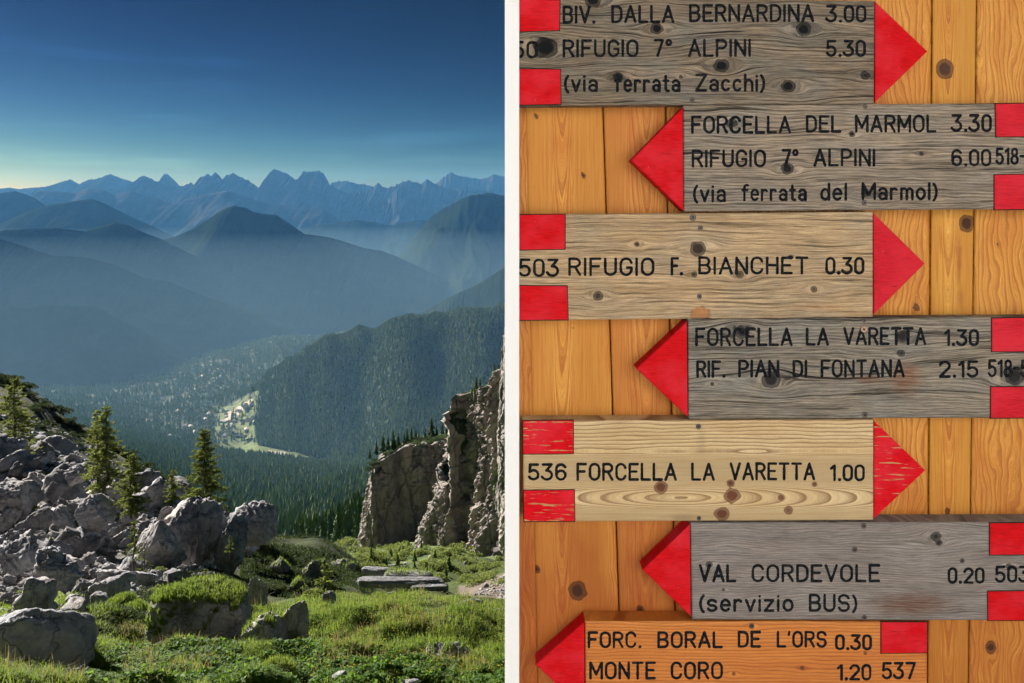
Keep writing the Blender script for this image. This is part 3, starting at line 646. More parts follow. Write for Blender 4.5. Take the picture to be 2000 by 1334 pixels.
boulder(512, 1193, 112, 88, 12.6, 'brownish rounded boulder next to the pointed boulder in the meadow', 16, 5, 'limestone_pale', 1.2, .9, rough=.07, grass=500, gpatch=-.25)
boulder(584, 1176, 70, 94, 12.8, 'pointed grey boulder leaning in the meadow', 117, 5, 'limestone_pale', .5, .7, cuts=12, tilt=(.1, .28), rough=.05)
boulder(646, 1156, 34, 22, 16.2, 'small pale rock at the far rim of the meadow', 18, 4, 'limestone', .5, grass=0)
boulder(745, 1186, 42, 30, 14.2, 'small light rock in the middle of the meadow', 19, 4, 'limestone_pale', 1.5)
boulder(866, 1250, 104, 60, 11.4, 'dark sloping rock half sunk in the grass near the bottom edge', 20, 5, 'limestone', .5, .8, tilt=(0, .3), grass=400, gpatch=-.2)
boulder(905, 1174, 84, 36, 15.2, 'flat cracked dark outcrop at the right rim of the meadow', 21, 5, 'limestone_dark', .3, .7, ribs=.06)
boulder(965, 1188, 60, 24, 15.0, 'narrow pale outcrop beside the flat dark outcrop at the meadow rim', 22, 4, 'limestone', .8, .7)
boulder(668, 1311, 34, 20, 9.4, 'little pale stone in the leafy ground cover', 23, 4, 'limestone_pale', .8)
boulder(798, 1321, 46, 40, 9.1, 'grey stone rising at the bottom edge of the meadow', 24, 4, 'limestone', .2)
boulder(540, 1293, 110, 90, 9.4, 'mossy hump of rock overgrown with grass at the bottom edge', 25, 5, 'limestone_dark', .9, .9, grass=4200, zmin=.2, gpatch=.6)
boulder(198, 1156, 48, 42, 16.6, 'round grey boulder beside the grassy hump in the left hollow', 26, 4, 'limestone', .1)
boulder(268, 1178, 66, 62, 15.0, 'low dark rock with grass on its top in the left hollow', 27, 5, 'limestone_dark', .2, grass=2600, zmin=.3, gpatch=.8)
boulder(236, 1160, 60, 48, 16.2, 'grass-covered hump behind the low dark rock', 28, 5, 'limestone_dark', 1.0, grass=2600, zmin=.1, gpatch=2)
boulder(222, 1098, 84, 74, 22, 'boulder with slanting sunlit ribs below the young spruce', 29, 5, 'limestone_pale', .3, .9, ribs=.09, cuts=6)
boulder(112, 1064, 104, 96, 20, 'blocky fractured boulder pile in the lower boulder field', 30, 5, 'limestone', .3, .9, rough=.16)
boulder(298, 1000, 130, 150, 27, 'large smooth leaning slab in the middle of the boulder field', 31, 5, 'limestone', .5, .9, rough=.07, tilt=(.1, .25))
boulder(396, 978, 130, 150, 28.5, 'biggest fractured crag of the boulder field below the lone spruce', 32, 5, 'limestone', 1.1, .9, rough=.13)
boulder(452, 1008, 84, 110, 28, 'cracked sloping crag on the outer side of the biggest crag', 33, 5, 'limestone_dark', .8, .9, rough=.11)
boulder(496, 980, 100, 88, 33, 'dark ribbed boulder standing out against the forest', 34, 5, 'limestone', .2, .9, ribs=.12, cuts=6)
boulder(178, 956, 104, 84, 33, 'tan rounded boulder below the twin larches', 35, 5, 'limestone_pale', .7, .9, cuts=10)
boulder(152, 903, 70, 44, 40, 'sunlit ribbed boulder high in the boulder field', 36, 5, 'limestone_pale', .2, .8, ribs=.1)
boulder(40, 1040, 110, 100, 21, 'broad pale crag at the left edge of the boulder field', 37, 5, 'limestone', 2.0, .9, rough=.13)
boulder(20, 930, 90, 90, 38, 'grey block at the left edge under the big larch', 38, 5, 'limestone', 2.6, .9, rough=.12)
boulder(350, 930, 60, 50, 50, 'dark crag top behind the biggest crag', 39, 4, 'limestone_dark', 2.6, .9, rough=.12)
for i, (cx, tp_, w, h, d, lab) in enumerate([(672, 1088, 60, 50, 36, 'dark rock face at the end of the hummock behind the meadow'), (610, 1092, 70, 56, 33, 'dark outcrop in the front of the hummock behind the meadow'), (548, 1085, 50, 50, 33, 'dark rock where the hummock meets the crags'), (580, 1128, 44, 26, 27, 'low dark rock in the hollow under the hummock')]):
    boulder(cx, tp_, w, h, d, lab, 140 + i, 5, 'limestone_dark', .7 * i, .8, rough=.14, grass=500, zmin=.7)
# layered slabs at the rim of the meadow
for i, (cx, tp_, w, h, d, lab) in enumerate([(742, 1110, 74, 15, 18.6, 'topmost flat slab of the layered outcrop'), (798, 1118, 98, 13, 18.4, 'middle flat slab of the layered outcrop, with grass on it'), (782, 1129, 172, 15, 17.8, 'widest flat slab of the layered outcrop'), (838, 1141, 78, 14, 17.7, 'lower right slab of the layered outcrop'), (806, 1142, 140, 50, 18.2, 'thick dark base of the layered outcrop')]):
    boulder(cx, tp_, w, h, d, lab, 40 + i, 5, 'limestone' if i < 4 else 'limestone_dark', .06 * i, [.3, .3, .2, .3, .28][i], cuts=5, rough=.05, boxy=5, layers=.03, tilt=(0, .06), grass=300 if i == 1 else 0, gpatch=-.1)
# the rest of the boulder field
lib = [rock_mesh(200 + s, 4, rough=[.08, .13, .16][s % 3], ribs=.06 * (s % 4 == 0), cuts=10 + s % 6, mat=M[['limestone', 'limestone_pale', 'limestone', 'limestone_dark'][s % 4]]) for s in range(12)]
FIELD = [(-30, 850), (60, 862), (150, 885), (262, 962), (320, 985), (440, 985), (500, 1070), (430, 1125), (330, 1150), (200, 1200), (60, 1225), (-30, 1225)]
LM = [(28, 890, 'under the broad larch at the left edge'), (200, 960, 'around the foot of the twin larches'), (260, 990, 'beside the bushy low larch'), (340, 985, 'below the little bright larch'), (178, 1000, 'next to the tan rounded boulder'), (40, 1080, 'near the broad pale crag'),
      (110, 1100, 'around the blocky fractured pile'), (225, 1130, 'by the boulder with sunlit ribs'), (298, 1080, 'in front of the leaning slab'), (396, 1060, 'against the biggest crag'), (470, 1080, 'below the dark ribbed boulder'), (60, 960, 'at the grey block by the left edge'), (130, 920, 'by the sunlit ribbed boulder higher up'), (60, 1175, 'at the lower left rim')]
cnt = 0
for k in range(2000):
    x, y = random.uniform(-30, 500), random.uniform(850, 1225)
    if not inpoly([x], [y], FIELD)[0]: continue
    d = seen([x], [y])[0]
    if not (12 < d < 90): continue
    w = min(random.paretovariate(1.9) * 18, 95) * (.8 if y < 930 else 1)
    r = w / F * d / 2; p = land_xyz([x], [d])[0]
    li = random.randrange(12); land_ = min(LM, key=lambda q: (q[0] - x) ** 2 + (q[1] - y) ** 2)[2]
    o = obj('boulder', lib[li], loc=(p[0], p[1], p[2] + r * .35), label=('small' if w < 20 else 'medium' if w < 32 else 'large') + ' ' + ['grey', 'pale', 'rough grey', 'dark'][li % 4] + ' boulder in the boulder field ' + land_, cat='boulder', group='boulders of the boulder field')
    o.scale = (r * random.uniform(.8, 1.2), r * random.uniform(.8, 1.2), r * random.uniform(.65, 1.0)); o.rotation_euler = (random.gauss(0, .35), random.gauss(0, .35), random.uniform(0, 6.28))
    cnt += 1
    if cnt >= 255: break
for k in range(26):
    x, y = random.choice([(random.uniform(700, 985), random.uniform(1090, 1150)), (random.uniform(20, 200), random.uniform(860, 900))]); d = seen([x], [y])[0]
    if not (40 < d < 300): continue
    r = random.uniform(3, 8) / F * d; p = land_xyz([x], [d])[0]
    o = obj('boulder', random.choice(lib), loc=(p[0], p[1], p[2] + r * .3), label='far small rock on the slope beyond the meadow', cat='boulder', group='far rocks on the slopes'); o.scale = (r, r, r * .8); o.rotation_euler = (0, 0, random.uniform(0, 6.28))
# rubble between the boulders
bm = bmesh.new(); bmesh.ops.create_icosphere(bm, subdivisions=1, radius=1.0); sv = np.array([p.co[:] for p in bm.verts]); sf = np.array([[q.index for q in p.verts] for p in bm.faces]); bm.free()
xx, yy = rng.uniform(-30, 520, 12000), rng.uniform(770, 1200, 12000); k = inpoly(xx, yy, FIELD) | inpoly(xx, yy, [(-30, 770), (60, 790), (140, 850), (270, 940), (300, 990), (150, 885), (-30, 850)]); xx, yy = xx[k], yy[k]; dd = seen(xx, yy); k = (dd > 12) & (dd < 90); xx, dd = xx[k][:4600], dd[k][:4600]
P = land_xyz(xx, dd); R = np.minimum(rng.pareto(2.4, len(xx)) + 1, 4) * 2.6 / F * dd
V = P[:, None] + (sv[None] + rng.normal(size=(len(xx), len(sv), 3)) * .2) * R[:, None, None] * np.array([1, 1, .7])
obj('rubble', mesh('rubble', V.reshape(-1, 3), (sf[None] + (np.arange(len(xx)) * len(sv))[:, None, None]).reshape(-1, 3), M['limestone']), label='loose grey rubble between the boulders', cat='rubble', kind='stuff')

xx, yy = rng.uniform(870, 1000, 3000), rng.uniform(1118, 1190, 3000); dd = seen(xx, yy); k = (dd > 40) & (dd < 140) & (yy > 1196 - (xx - 870) * .62); xx, dd = xx[k][:900], dd[k][:900]
P = land_xyz(xx, dd); R = np.minimum(rng.pareto(2.4, len(xx)) + 1, 4) * 1.1 / F * dd
V = P[:, None] + (sv[None] + rng.normal(size=(len(xx), len(sv), 3)) * .2) * R[:, None, None] * np.array([1, 1, .7])
obj('scree', mesh('scree', V.reshape(-1, 3), (sf[None] + (np.arange(len(xx)) * len(sv))[:, None, None]).reshape(-1, 3), M['limestone_pale']), label='brownish scree stones on the slope at the right rim', cat='scree', kind='stuff')

# ------------------------------------------------------------------ meadow
def meadow_pts(n, poly, dmin=7, dmax=24):
    out = []
    x0, x1 = min(p[0] for p in poly), max(p[0] for p in poly); y0, y1 = min(p[1] for p in poly), max(p[1] for p in poly)
    x, y = rng.uniform(x0, x1, n), rng.uniform(y0, y1, n); k = inpoly(x, y, poly); x, y = x[k], y[k]
    i = np.clip(np.round((x - GX[0]) / 6).astype(int), 0, len(GX) - 1); V_ = _vis[i]
    j = np.argmax(V_ <= y[:, None], axis=1); d = GD[j] * np.exp(rng.uniform(-.5, .5, len(j)) * math.log(7200 / 2.6) / 559); k = (d > dmin) & (d < dmax)
    return x[k], d[k]
MEA = [(-20, 1345), (-20, 1290), (90, 1285), (170, 1240), (215, 1195), (300, 1240), (470, 1200), (560, 1178), (640, 1150), (720, 1140), (860, 1168), (990, 1180), (1010, 1345)]
x, d = meadow_pts(150000, MEA)
P = land_xyz(x, d); clump = fbm(P[:, 0] * 1.1, P[:, 1] * 1.1, 2, 3); k = rng.random(len(x)) < np.clip(.62 + 1.1 * clump, .12, 1)
P, cl = P[k], clump[k]
blades(P, .05, .15, 1.5, .0045, M['grass'], 'meadow_grass', label='green meadow grass between the rocks in front', cat='grass', kind='stuff')
x, d = meadow_pts(9000, MEA); k = fbm((x - 1000) / F * d * .7, d * .7, 9, 3) > .15
blades(land_xyz(x[k], d[k]), .1, .3, .8, .003, M['drygrass'], 'dry_grass', label='thin straw-coloured stalks scattered through the meadow', cat='dry grass', kind='stuff')
# broad leaves low in front
LEAF = [(150, 1345), (230, 1280), (420, 1262), (560, 1270), (640, 1262), (700, 1290), (820, 1300), (1000, 1310), (1010, 1345)]
x, d = meadow_pts(42000, LEAF, 7, 13); P = land_xyz(x, d); k = fbm(P[:, 0] * 1.4, P[:, 1] * 1.4, 12, 3) > -.25; P = P[k]; n = len(P)
P[:, 2] += rng.uniform(.04, .13, n); a = rng.normal(size=(n, 3)) * (.7, .7, .3); a /= np.linalg.norm(a, axis=1)[:, None]; b = np.cross(a, np.array([0, 0, 1.0]) + rng.normal(size=(n, 3)) * .35); b /= np.linalg.norm(b, axis=1)[:, None]
s = rng.uniform(.014, .032, n)[:, None]
V = np.stack([P - a * s, P + b * s * .75, P + a * s * 1.1, P - b * s * .75], 1); i = (np.arange(n) * 4)[:, None]
obj('leafy_herbs', mesh('leafy_herbs', V.reshape(-1, 3), np.concatenate([i + np.array([[0, 1, 2]]), i + np.array([[0, 2, 3]])]), M['herb']), label='low bright leafy herbs covering the front of the meadow', cat='herbs', kind='stuff')
# flowers
x, d = meadow_pts(300, [(560, 1345), (600, 1170), (720, 1150), (985, 1190), (985, 1345)], 8, 20); P = land_xyz(x, d); P[:, 2] += rng.uniform(.1, .2, len(P)); n = len(P)
V = P[:, None] + np.array([[-1, 0, 0], [0, -1, .4], [1, 0, 0], [0, 1, .4], [0, 0, -.7]]) * rng.uniform(.010, .019, n)[:, None, None]; i = (np.arange(n) * 5)[:, None]
obj('meadow_flowers', mesh('meadow_flowers', V.reshape(-1, 3), np.concatenate([i + np.array([[0, 1, 4]]), i + np.array([[1, 2, 4]]), i + np.array([[2, 3, 4]]), i + np.array([[3, 0, 4]])]), M['flower']), label='tiny yellow flowers dotted over the meadow', cat='flowers', kind='stuff')
# grass patches in the boulder field and on the rims
for nm, poly, lab, n, dmx, h in [('grass_patch', [(-20, 1190), (60, 1150), (190, 1175), (240, 1200), (160, 1260), (100, 1210), (-20, 1225)], 'grass in the shaded hollow between the boulders', 14000, 30, .16), ('hollow_grass', [(150, 1240), (180, 1170), (330, 1120), (470, 1100), (520, 1180), (470, 1215), (300, 1250)], 'thin grass in the dark hollow behind the grass-capped block, coloured as if shaded', 22000, 34, .14),
                            ('hummock_grass', [(470, 1080), (560, 1062), (690, 1095), (715, 1130), (640, 1160), (560, 1170), (500, 1160), (470, 1130)], 'low grass over the hummock behind the meadow, shade painted into its green', 15000, 60, .16)]:
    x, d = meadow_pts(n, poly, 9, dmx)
    blades(land_xyz(x, d), h * .4, h, 1.0, .006 * d.mean() / 14, M['shade_grass'] if nm != 'grass_patch' else M['grass'], nm, label=lab, cat='grass', kind='stuff')

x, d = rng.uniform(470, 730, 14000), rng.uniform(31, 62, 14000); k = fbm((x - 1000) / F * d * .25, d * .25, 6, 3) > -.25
blades(land_xyz(x[k], d[k]), .1, .3, 1.3, .016, M['shade_grass'], 'rim_shade_grass', label='grass tufts on the crest of the hummock behind the meadow, coloured as if shaded', cat='grass', kind='stuff')

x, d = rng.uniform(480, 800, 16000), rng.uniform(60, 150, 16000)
blades(land_xyz(x, d), .2, .6, 1.3, .035, M['shade_grass'], 'slope_shade_grass', label='grass on the slope dropping away behind the hummock, coloured as if shaded', cat='shade_grass', kind='stuff')

# ------------------------------------------------------------------ near trees
def conifer(x, base, top, d, label, seed, spread=.24, mat='larch', dens=1.0, bare=.12, gap=.0, lean=0.0, name='larch_tree', ndl=.10, group=None):
    r = np.random.default_rng(seed); H = (base - top) / F * d; p0 = px(x, base, d)
    e = bpy.data.objects.new(name, None); COL.objects.link(e); e.location = p0; e['label'] = label; e['category'] = 'tree'
    if group: e['group'] = group
    mb = MB(); k = 9; tr = [(lean * H * (i / k) ** 1.5 + .012 * H * r.normal() * (0 < i < k), .012 * H * r.normal() * (0 < i < k), H * i / k - .25 * (i == 0)) for i in range(k + 1)]
    mb.tube(tr, [H * .018 * (1 - i / k) ** .8 + .006 for i in range(k + 1)], 7)
    A = []; trn = np.array(tr)
    nb = int(16 * H ** .5 * dens * 3.0)
    for i in range(nb):
        t_ = bare + (1 - bare) * (i + r.random()) / nb; t_ = min(t_, .985); z = t_ * H
        if gap and r.random() < gap * (1 - t_): continue
        L = 1.28 * spread * H * (1 - t_) ** .8 * r.uniform(.55, 1.18) * (1 if t_ > bare + .12 else .45 + 4.5 * (t_ - bare)) + .03 * H
        a = r.uniform(0, 2 * math.pi); o = np.array([np.interp(z, trn[:, 2], trn[:, 0]), np.interp(z, trn[:, 2], trn[:, 1]), z])
        dr = np.array([math.cos(a), math.sin(a), 0]); el0 = .55 * t_ - .12 + .12 * r.normal()
        q = [o + dr * L * s + np.array([0, 0, L * (el0 * s - .35 * (s ** 1.6) + .22 * s ** 3)]) for s in (0, .35, .7, 1)]
        mb.tube([tuple(c) for c in q], [.0055 * H * (1 - t_) + .004, .004 * H * (1 - t_) + .003, .003, .0015], 4)
        m = max(6, int(26 * (L / (.24 * H)) ** .8 * dens * 1.5)); q = np.array(q)
        ss = r.uniform(.12, 1.03, m); c = np.stack([np.interp(ss, (0, .35, .7, 1), q[:, i_]) for i_ in range(3)], -1)
        side = np.cross(dr, (0, 0, 1)); w = (r.uniform(-1, 1, m) * (.36 * L * (1.05 - ss) + .04 * H * .25))
        c = c + side * w[:, None] - np.array([0, 0, 1]) * (np.abs(w) * .3 + r.uniform(0, .03 * H * .4, m))[:, None]
        A.append(np.concatenate([c, np.repeat(dr[None], m, 0) * .6 + side * np.sign(w)[:, None] * .7 + r.normal(size=(m, 3)) * .35], 1))
    obj('trunk', mb.mesh('trunk', M['bark'], True), e)
    A = np.concatenate(A); n = len(A); c, g = A[:, :3], A[:, 3:]; g /= np.linalg.norm(g, axis=1)[:, None]
    # each spray: two crossed slim leaf-shaped faces
    V = []; b = np.cross(g, r.normal(size=(n, 3))); b /= np.linalg.norm(b, axis=1)[:, None]; b2 = np.cross(g, b)
    Ls = (ndl * H ** .5 * r.uniform(.55, 1.25, n) * .62)[:, None]
    quads = []
    for bb in (b, b2): quads.append(np.stack([c - g * Ls * .35, c + bb * Ls * .20, c + g * Ls, c - bb * Ls * .20], 1))
    V = np.concatenate(quads).reshape(-1, 3); fi = (np.arange(2 * n) * 4)[:, None] + np.array([[0, 1, 2, 3]])
    obj('crown', mesh('crown', V, fi, M[mat]), e)
    return e
conifer(28, 905, 738, 62, 'broad larch at the left edge above the boulder field', 1, .27, 'larch', 1.4, .05)
conifer(207, 972, 793, 37, 'taller trunk of the twin larches in the boulder field', 2, .19, 'larch', 1.15, .10, .15)
conifer(193, 970, 800, 37.6, 'slimmer shaded trunk of the twin larches, on the left', 3, .15, 'larch', 1.0, .12, .3, -.02)
conifer(256, 1000, 888, 34, 'bushy low larch right of the twin larches', 4, .26, 'larch', 1.3, .04)
conifer(400, 992, 838, 40, 'lone spruce on top of the biggest crag', 5, .23, 'spruce', 1.5, .06)
conifer(338, 985, 918, 44, 'little bright larch left of the lone spruce', 6, .28, 'larch', 1.2, .05)
conifer(366, 990, 950, 42, 'low bush-like larch between the little larch and the lone spruce', 7, .4, 'spruce', 1.0, .04)
conifer(262, 1112, 1018, 23, 'thin straggly young spruce in front of the leaning slab', 8, .20, 'spruce', .7, .10, .5, ndl=.085)
conifer(282, 1120, 1060, 23.4, 'half-dead sapling beside the straggly young spruce', 9, .24, 'spruce', .5, .1, .5, ndl=.08)
conifer(634, 1160, 1094, 21, 'bright star-shaped fir sapling behind the meadow rim', 10, .30, 'larch', .55, .04, ndl=.16)
conifer(402, 1146, 1112, 14.2, 'tiny fir sapling growing on the grass-capped block', 12, .34, 'larch', .5, .05, ndl=.12)
conifer(832, 1140, 1098, 24, 'small dark fir behind the layered outcrop', 13, .3, 'spruce', .9, .05)
conifer(450, 1078, 1046, 26, 'little sapling on the cracked sloping crag', 14, .3, 'spruce', .6, .05)
for k, (x, y) in enumerate([(100, 935), (150, 1050), (60, 1010), (95, 1080), (250, 1130), (310, 1120), (135, 1150), (300, 1165), (40, 1175), (230, 1020), (550, 1165), (580, 1160), (610, 1165)]):
    d = seen([x], [y])[0]; p = land_xyz([x], [d])[0]; bush(tuple(p + (0, 0, .0)), 16 / F * d * random.uniform(.9, 1.5), 'small green shrub between the boulders', 'small shrubs between the boulders', gb, 'shrub')

# ------------------------------------------------------------------ the hut with its plank wall, and the trail signs
D0 = 1.2                                    # distance of the sign faces
TH = .030                                   # thickness of the sign boards
S0 = D0 / F                                 # metres per photograph pixel on the sign faces
def wx(x): return (x - 1000) * S0
def wz(y): return (HOR - y) * S0
DP = D0 + TH + .001                         # distance of the plank faces
SP = DP / F
def woodmat(name, A, B, dark, knot, ring=(0., 9.), fine=.35, streak=.6, crack=.5, blotch=None, bump=.5, rough=.75, spec=.25, stain=None, fib=1.0):
    t = NT(name); g = t.n('Attribute', attribute_name='grain').outputs['Vector']; s = t.n('SeparateXYZ', {0: g}).outputs
    st = t.n('Attribute', attribute_name='stain').outputs['Fac']
    rnd = t.math('MULTIPLY', t.n('ObjectInfo').outputs['Random'], 300.0)
    def vec(a, b): return t.n('CombineXYZ', {0: t.math('MULTIPLY', s[0], a), 1: t.math('MULTIPLY', s[1], b), 2: rnd}).outputs[0]
    n1 = t.noise(vec(.0035, .05), 1, 4, .6); n2 = t.noise(vec(.022 * fib, .55 * fib), 1, 3, .65); n4 = t.noise(vec(.0045, .26), 1, 3, .6); n5 = t.noise(vec(.008, .02), 1, 4, .6); n6 = t.noise(vec(.25, .6), 1, 3, .7)
    c = t.mix(t.ramp(n1, [(.34, 0.0), (.64, 1.0)]), A, B)
    if blotch: c = t.mix(t.ramp(n5, [(.45, 0.0), (.68, .8)]), c, blotch)
    ph = t.math('FRACT', t.math('DIVIDE', t.math('ADD', s[1], t.math('MULTIPLY', t.noise(vec(.004, .03), 1, 3), ring[1] * 1.3)), ring[1]))
    rg = t.ramp(ph, [(0, .0), (.55, .22), (.80, .8), (.93, 1.0), (1.0, 0.0)])
    c = t.mix(t.math('MULTIPLY', rg, ring[0]), c, dark)
    c = t.mix(t.math('MULTIPLY', t.ramp(n2, [(.36, 1.0), (.58, 0.0)]), fine), c, dark)
    ck = t.ramp(n4, [(.33, 1.0), (.42, 0.0)])
    c = t.mix(t.math('MULTIPLY', ck, crack), c, tuple(.35 * q for q in dark))
    c = t.mix(t.math('MULTIPLY', t.ramp(n6, [(.3, 1.0), (.5, 0.0)]), .25), c, dark)
    n9 = t.noise(vec(.03, 1.1), 1, 2, .6); n10 = t.noise(vec(.002, .11), 1, 2, .5)
    c = t.mix(t.math('MULTIPLY', t.ramp(n9, [(.52, 0.0), (.68, 1.0)]), fine * .55), c, tuple(min(1.0, 1.55 * q) for q in B))
    c = t.mix(t.math('MULTIPLY', t.ramp(n10, [(.285, 1.0), (.30, 0.0)]), crack), c, tuple(.2 * q for q in dark))
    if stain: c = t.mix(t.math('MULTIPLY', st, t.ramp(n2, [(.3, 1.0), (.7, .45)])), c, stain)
    kr = t.math('ADD', s[2], t.math('MULTIPLY', t.math('SUBTRACT', n6, .5), .16))
    c = t.mix(t.ramp(kr, [(.26, 0.0), (.36, .85), (.55, .7), (.8, 1.0)]), c, knot)
    t.color(c, rough, spec)
    h = t.math('SUBTRACT', t.math('MULTIPLY', n2, .6), t.math('ADD', t.math('MULTIPLY', rg, ring[0] * .5), t.math('MULTIPLY', ck, crack * .8)))
    t.bump(h, bump, .0016); return t.m
def flow(u, v, knots, wob, seed, aspect=2.3):
    g = v + wob * fbm(u / 260, v / 90 + seed, seed, 3) + wob * .25 * fbm(u / 70, v / 30, seed + 4, 3); kn = np.zeros_like(u)
    for (ku, kv, r) in knots:
        du, dv = (u - ku) / aspect, v - kv; rho2 = du ** 2 + dv ** 2; g = g - dv * np.minimum(1.0, (1.15 * r) ** 2 / (rho2 + 1e-6)) * .92
        e = np.sqrt(((u - ku) / 1.12) ** 2 + dv ** 2) / r * (1 + .2 * noise(u / (r * .8) + ku, v / (r * .8), seed)); kn = np.maximum(kn, np.clip(1.35 - e, 0, 1) * (1.0 if r > 10 else .72 + .28 * ((int(ku) * 7) % 5) / 4))
    return g, kn
GW = dict(fine=.62, streak=.7, crack=.85, bump=1.0, rough=.92, spec=.08)
WM = {
 'a': woodmat('weathered_brown_grey', (.19, .165, .13), (.36, .29, .215), (.04, .037, .035), (.010, .012, .014), (.5, 6.5), blotch=(.24, .24, .225), **GW),
 'b': woodmat('weathered_grey', (.28, .25, .21), (.43, .355, .275), (.055, .05, .047), (.016, .018, .02), (.52, 6.5), blotch=(.32, .315, .295), **GW),
 'c': woodmat('weathered_honey', (.46, .33, .19), (.62, .47, .30), (.10, .068, .042), (.04, .032, .026), (.42, 9.), blotch=(.42, .36, .27), fine=.5, crack=.7, bump=.8, rough=.85, spec=.15, stain=(.42, .17, .06)),
 'd': woodmat('weathered_silver', (.25, .235, .21), (.40, .345, .275), (.055, .052, .05), (.025, .025, .028), (.55, 6.), blotch=(.30, .31, .30), stain=(.19, .06, .02), **GW),
 'e': woodmat('new_pale_wood', (.64, .50, .28), (.72, .58, .36), (.19, .10, .045), (.13, .05, .028), (.85, 7.5), fine=.2, crack=.12, bump=.45, rough=.7, spec=.2, stain=(.20, .13, .085), blotch=(.60, .44, .24)),
 'f': woodmat('weathered_blue_grey', (.23, .21, .205), (.34, .305, .285), (.065, .06, .062), (.025, .025, .025), (.5, 5.), blotch=(.33, .32, .32), fine=.5, crack=.4, bump=.8, rough=.9, spec=.12, stain=(.11, .042, .018)),
 'g': woodmat('orange_varnished_wood', (.56, .19, .032), (.64, .25, .048), (.27, .06, .010), (.10, .03, .012), (.75, 7.), fine=.3, crack=.1, bump=.3, rough=.5, spec=.35),
}
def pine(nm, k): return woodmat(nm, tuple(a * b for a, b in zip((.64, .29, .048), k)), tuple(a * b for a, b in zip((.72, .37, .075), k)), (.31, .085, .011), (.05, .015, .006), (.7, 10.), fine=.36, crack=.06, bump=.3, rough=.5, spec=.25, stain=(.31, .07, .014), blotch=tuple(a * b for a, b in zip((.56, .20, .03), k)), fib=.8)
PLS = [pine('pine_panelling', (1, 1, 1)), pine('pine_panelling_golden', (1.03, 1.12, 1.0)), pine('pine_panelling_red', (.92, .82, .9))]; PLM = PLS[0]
def redmat(name, c, wear):
    t = NT(name); g = t.n('Attribute', attribute_name='grain').outputs['Vector']; s = t.n('SeparateXYZ', {0: g}).outputs
    rnd = t.math('MULTIPLY', t.n('ObjectInfo').outputs['Random'], 300.0)
    def vec(a, b): return t.n('CombineXYZ', {0: t.math('MULTIPLY', s[0], a), 1: t.math('MULTIPLY', s[1], b), 2: rnd}).outputs[0]
    n1 = t.noise(vec(.018, .2), 1, 4, .6); n2 = t.noise(vec(.05, .6), 1, 3, .6); n3 = t.noise(vec(.012, .016), 1, 3)
    cc = t.mix(t.ramp(n2, [(.35, .6), (.6, 0.0)]), c, tuple(.5 * q for q in c)); cc = t.mix(t.ramp(n3, [(.42, 0.0), (.66, .6)]), cc, (.68, .035, .06))
    n7 = t.noise(vec(.03, .5), 1, 5, .75); n8 = t.noise(vec(.1, .1), 1, 4, .7)
    cc = t.mix(t.ramp(n7, [(.30, .75), (.38, 0.0)]), cc, (.16, .01, .012)); cc = t.mix(t.ramp(n8, [(.70, 0.0), (.74, .6)]), cc, (.75, .30, .28))
    w = t.ramp(n1, [(.5 + .25 * (1 - wear), 0.0), (.53 + .25 * (1 - wear), 1.0)])
    cc = t.mix(t.math('MULTIPLY', w, .85), cc, (.50, .33, .16) if wear > .5 else (.12, .02, .02)); t.color(cc, .7, .08)
    t.bump(t.math('ADD', n2, t.math('MULTIPLY', w, -.6)), .6, .0012); return t.m
RED = redmat('red_paint', (.64, .006, .012), .25); REDW = redmat('worn_red_paint', (.68, .005, .014), .62); REDF = redmat('faded_red_paint', (.62, .018, .036), .3)
t = NT('black_letter_paint'); n_ = t.noise(t.geo(), 260, 4, .7); t.color(t.ramp(n_, [(.45, (.004, .006, .010)), (.72, (.035, .036, .038))]), .9, .08); BLK = t.m
t = NT('groove_shadow_paint'); t.color((.03, .018, .016), .9, .1); GRV = t.m
t = NT('screw_steel'); t.color((.10, .09, .09), .4, .5); t.p.inputs['Metallic'].default_value = .8; SCR = t.m
t = NT('brass_screw'); t.color((.36, .24, .18), .4, .5); t.p.inputs['Metallic'].default_value = .7; SCB = t.m

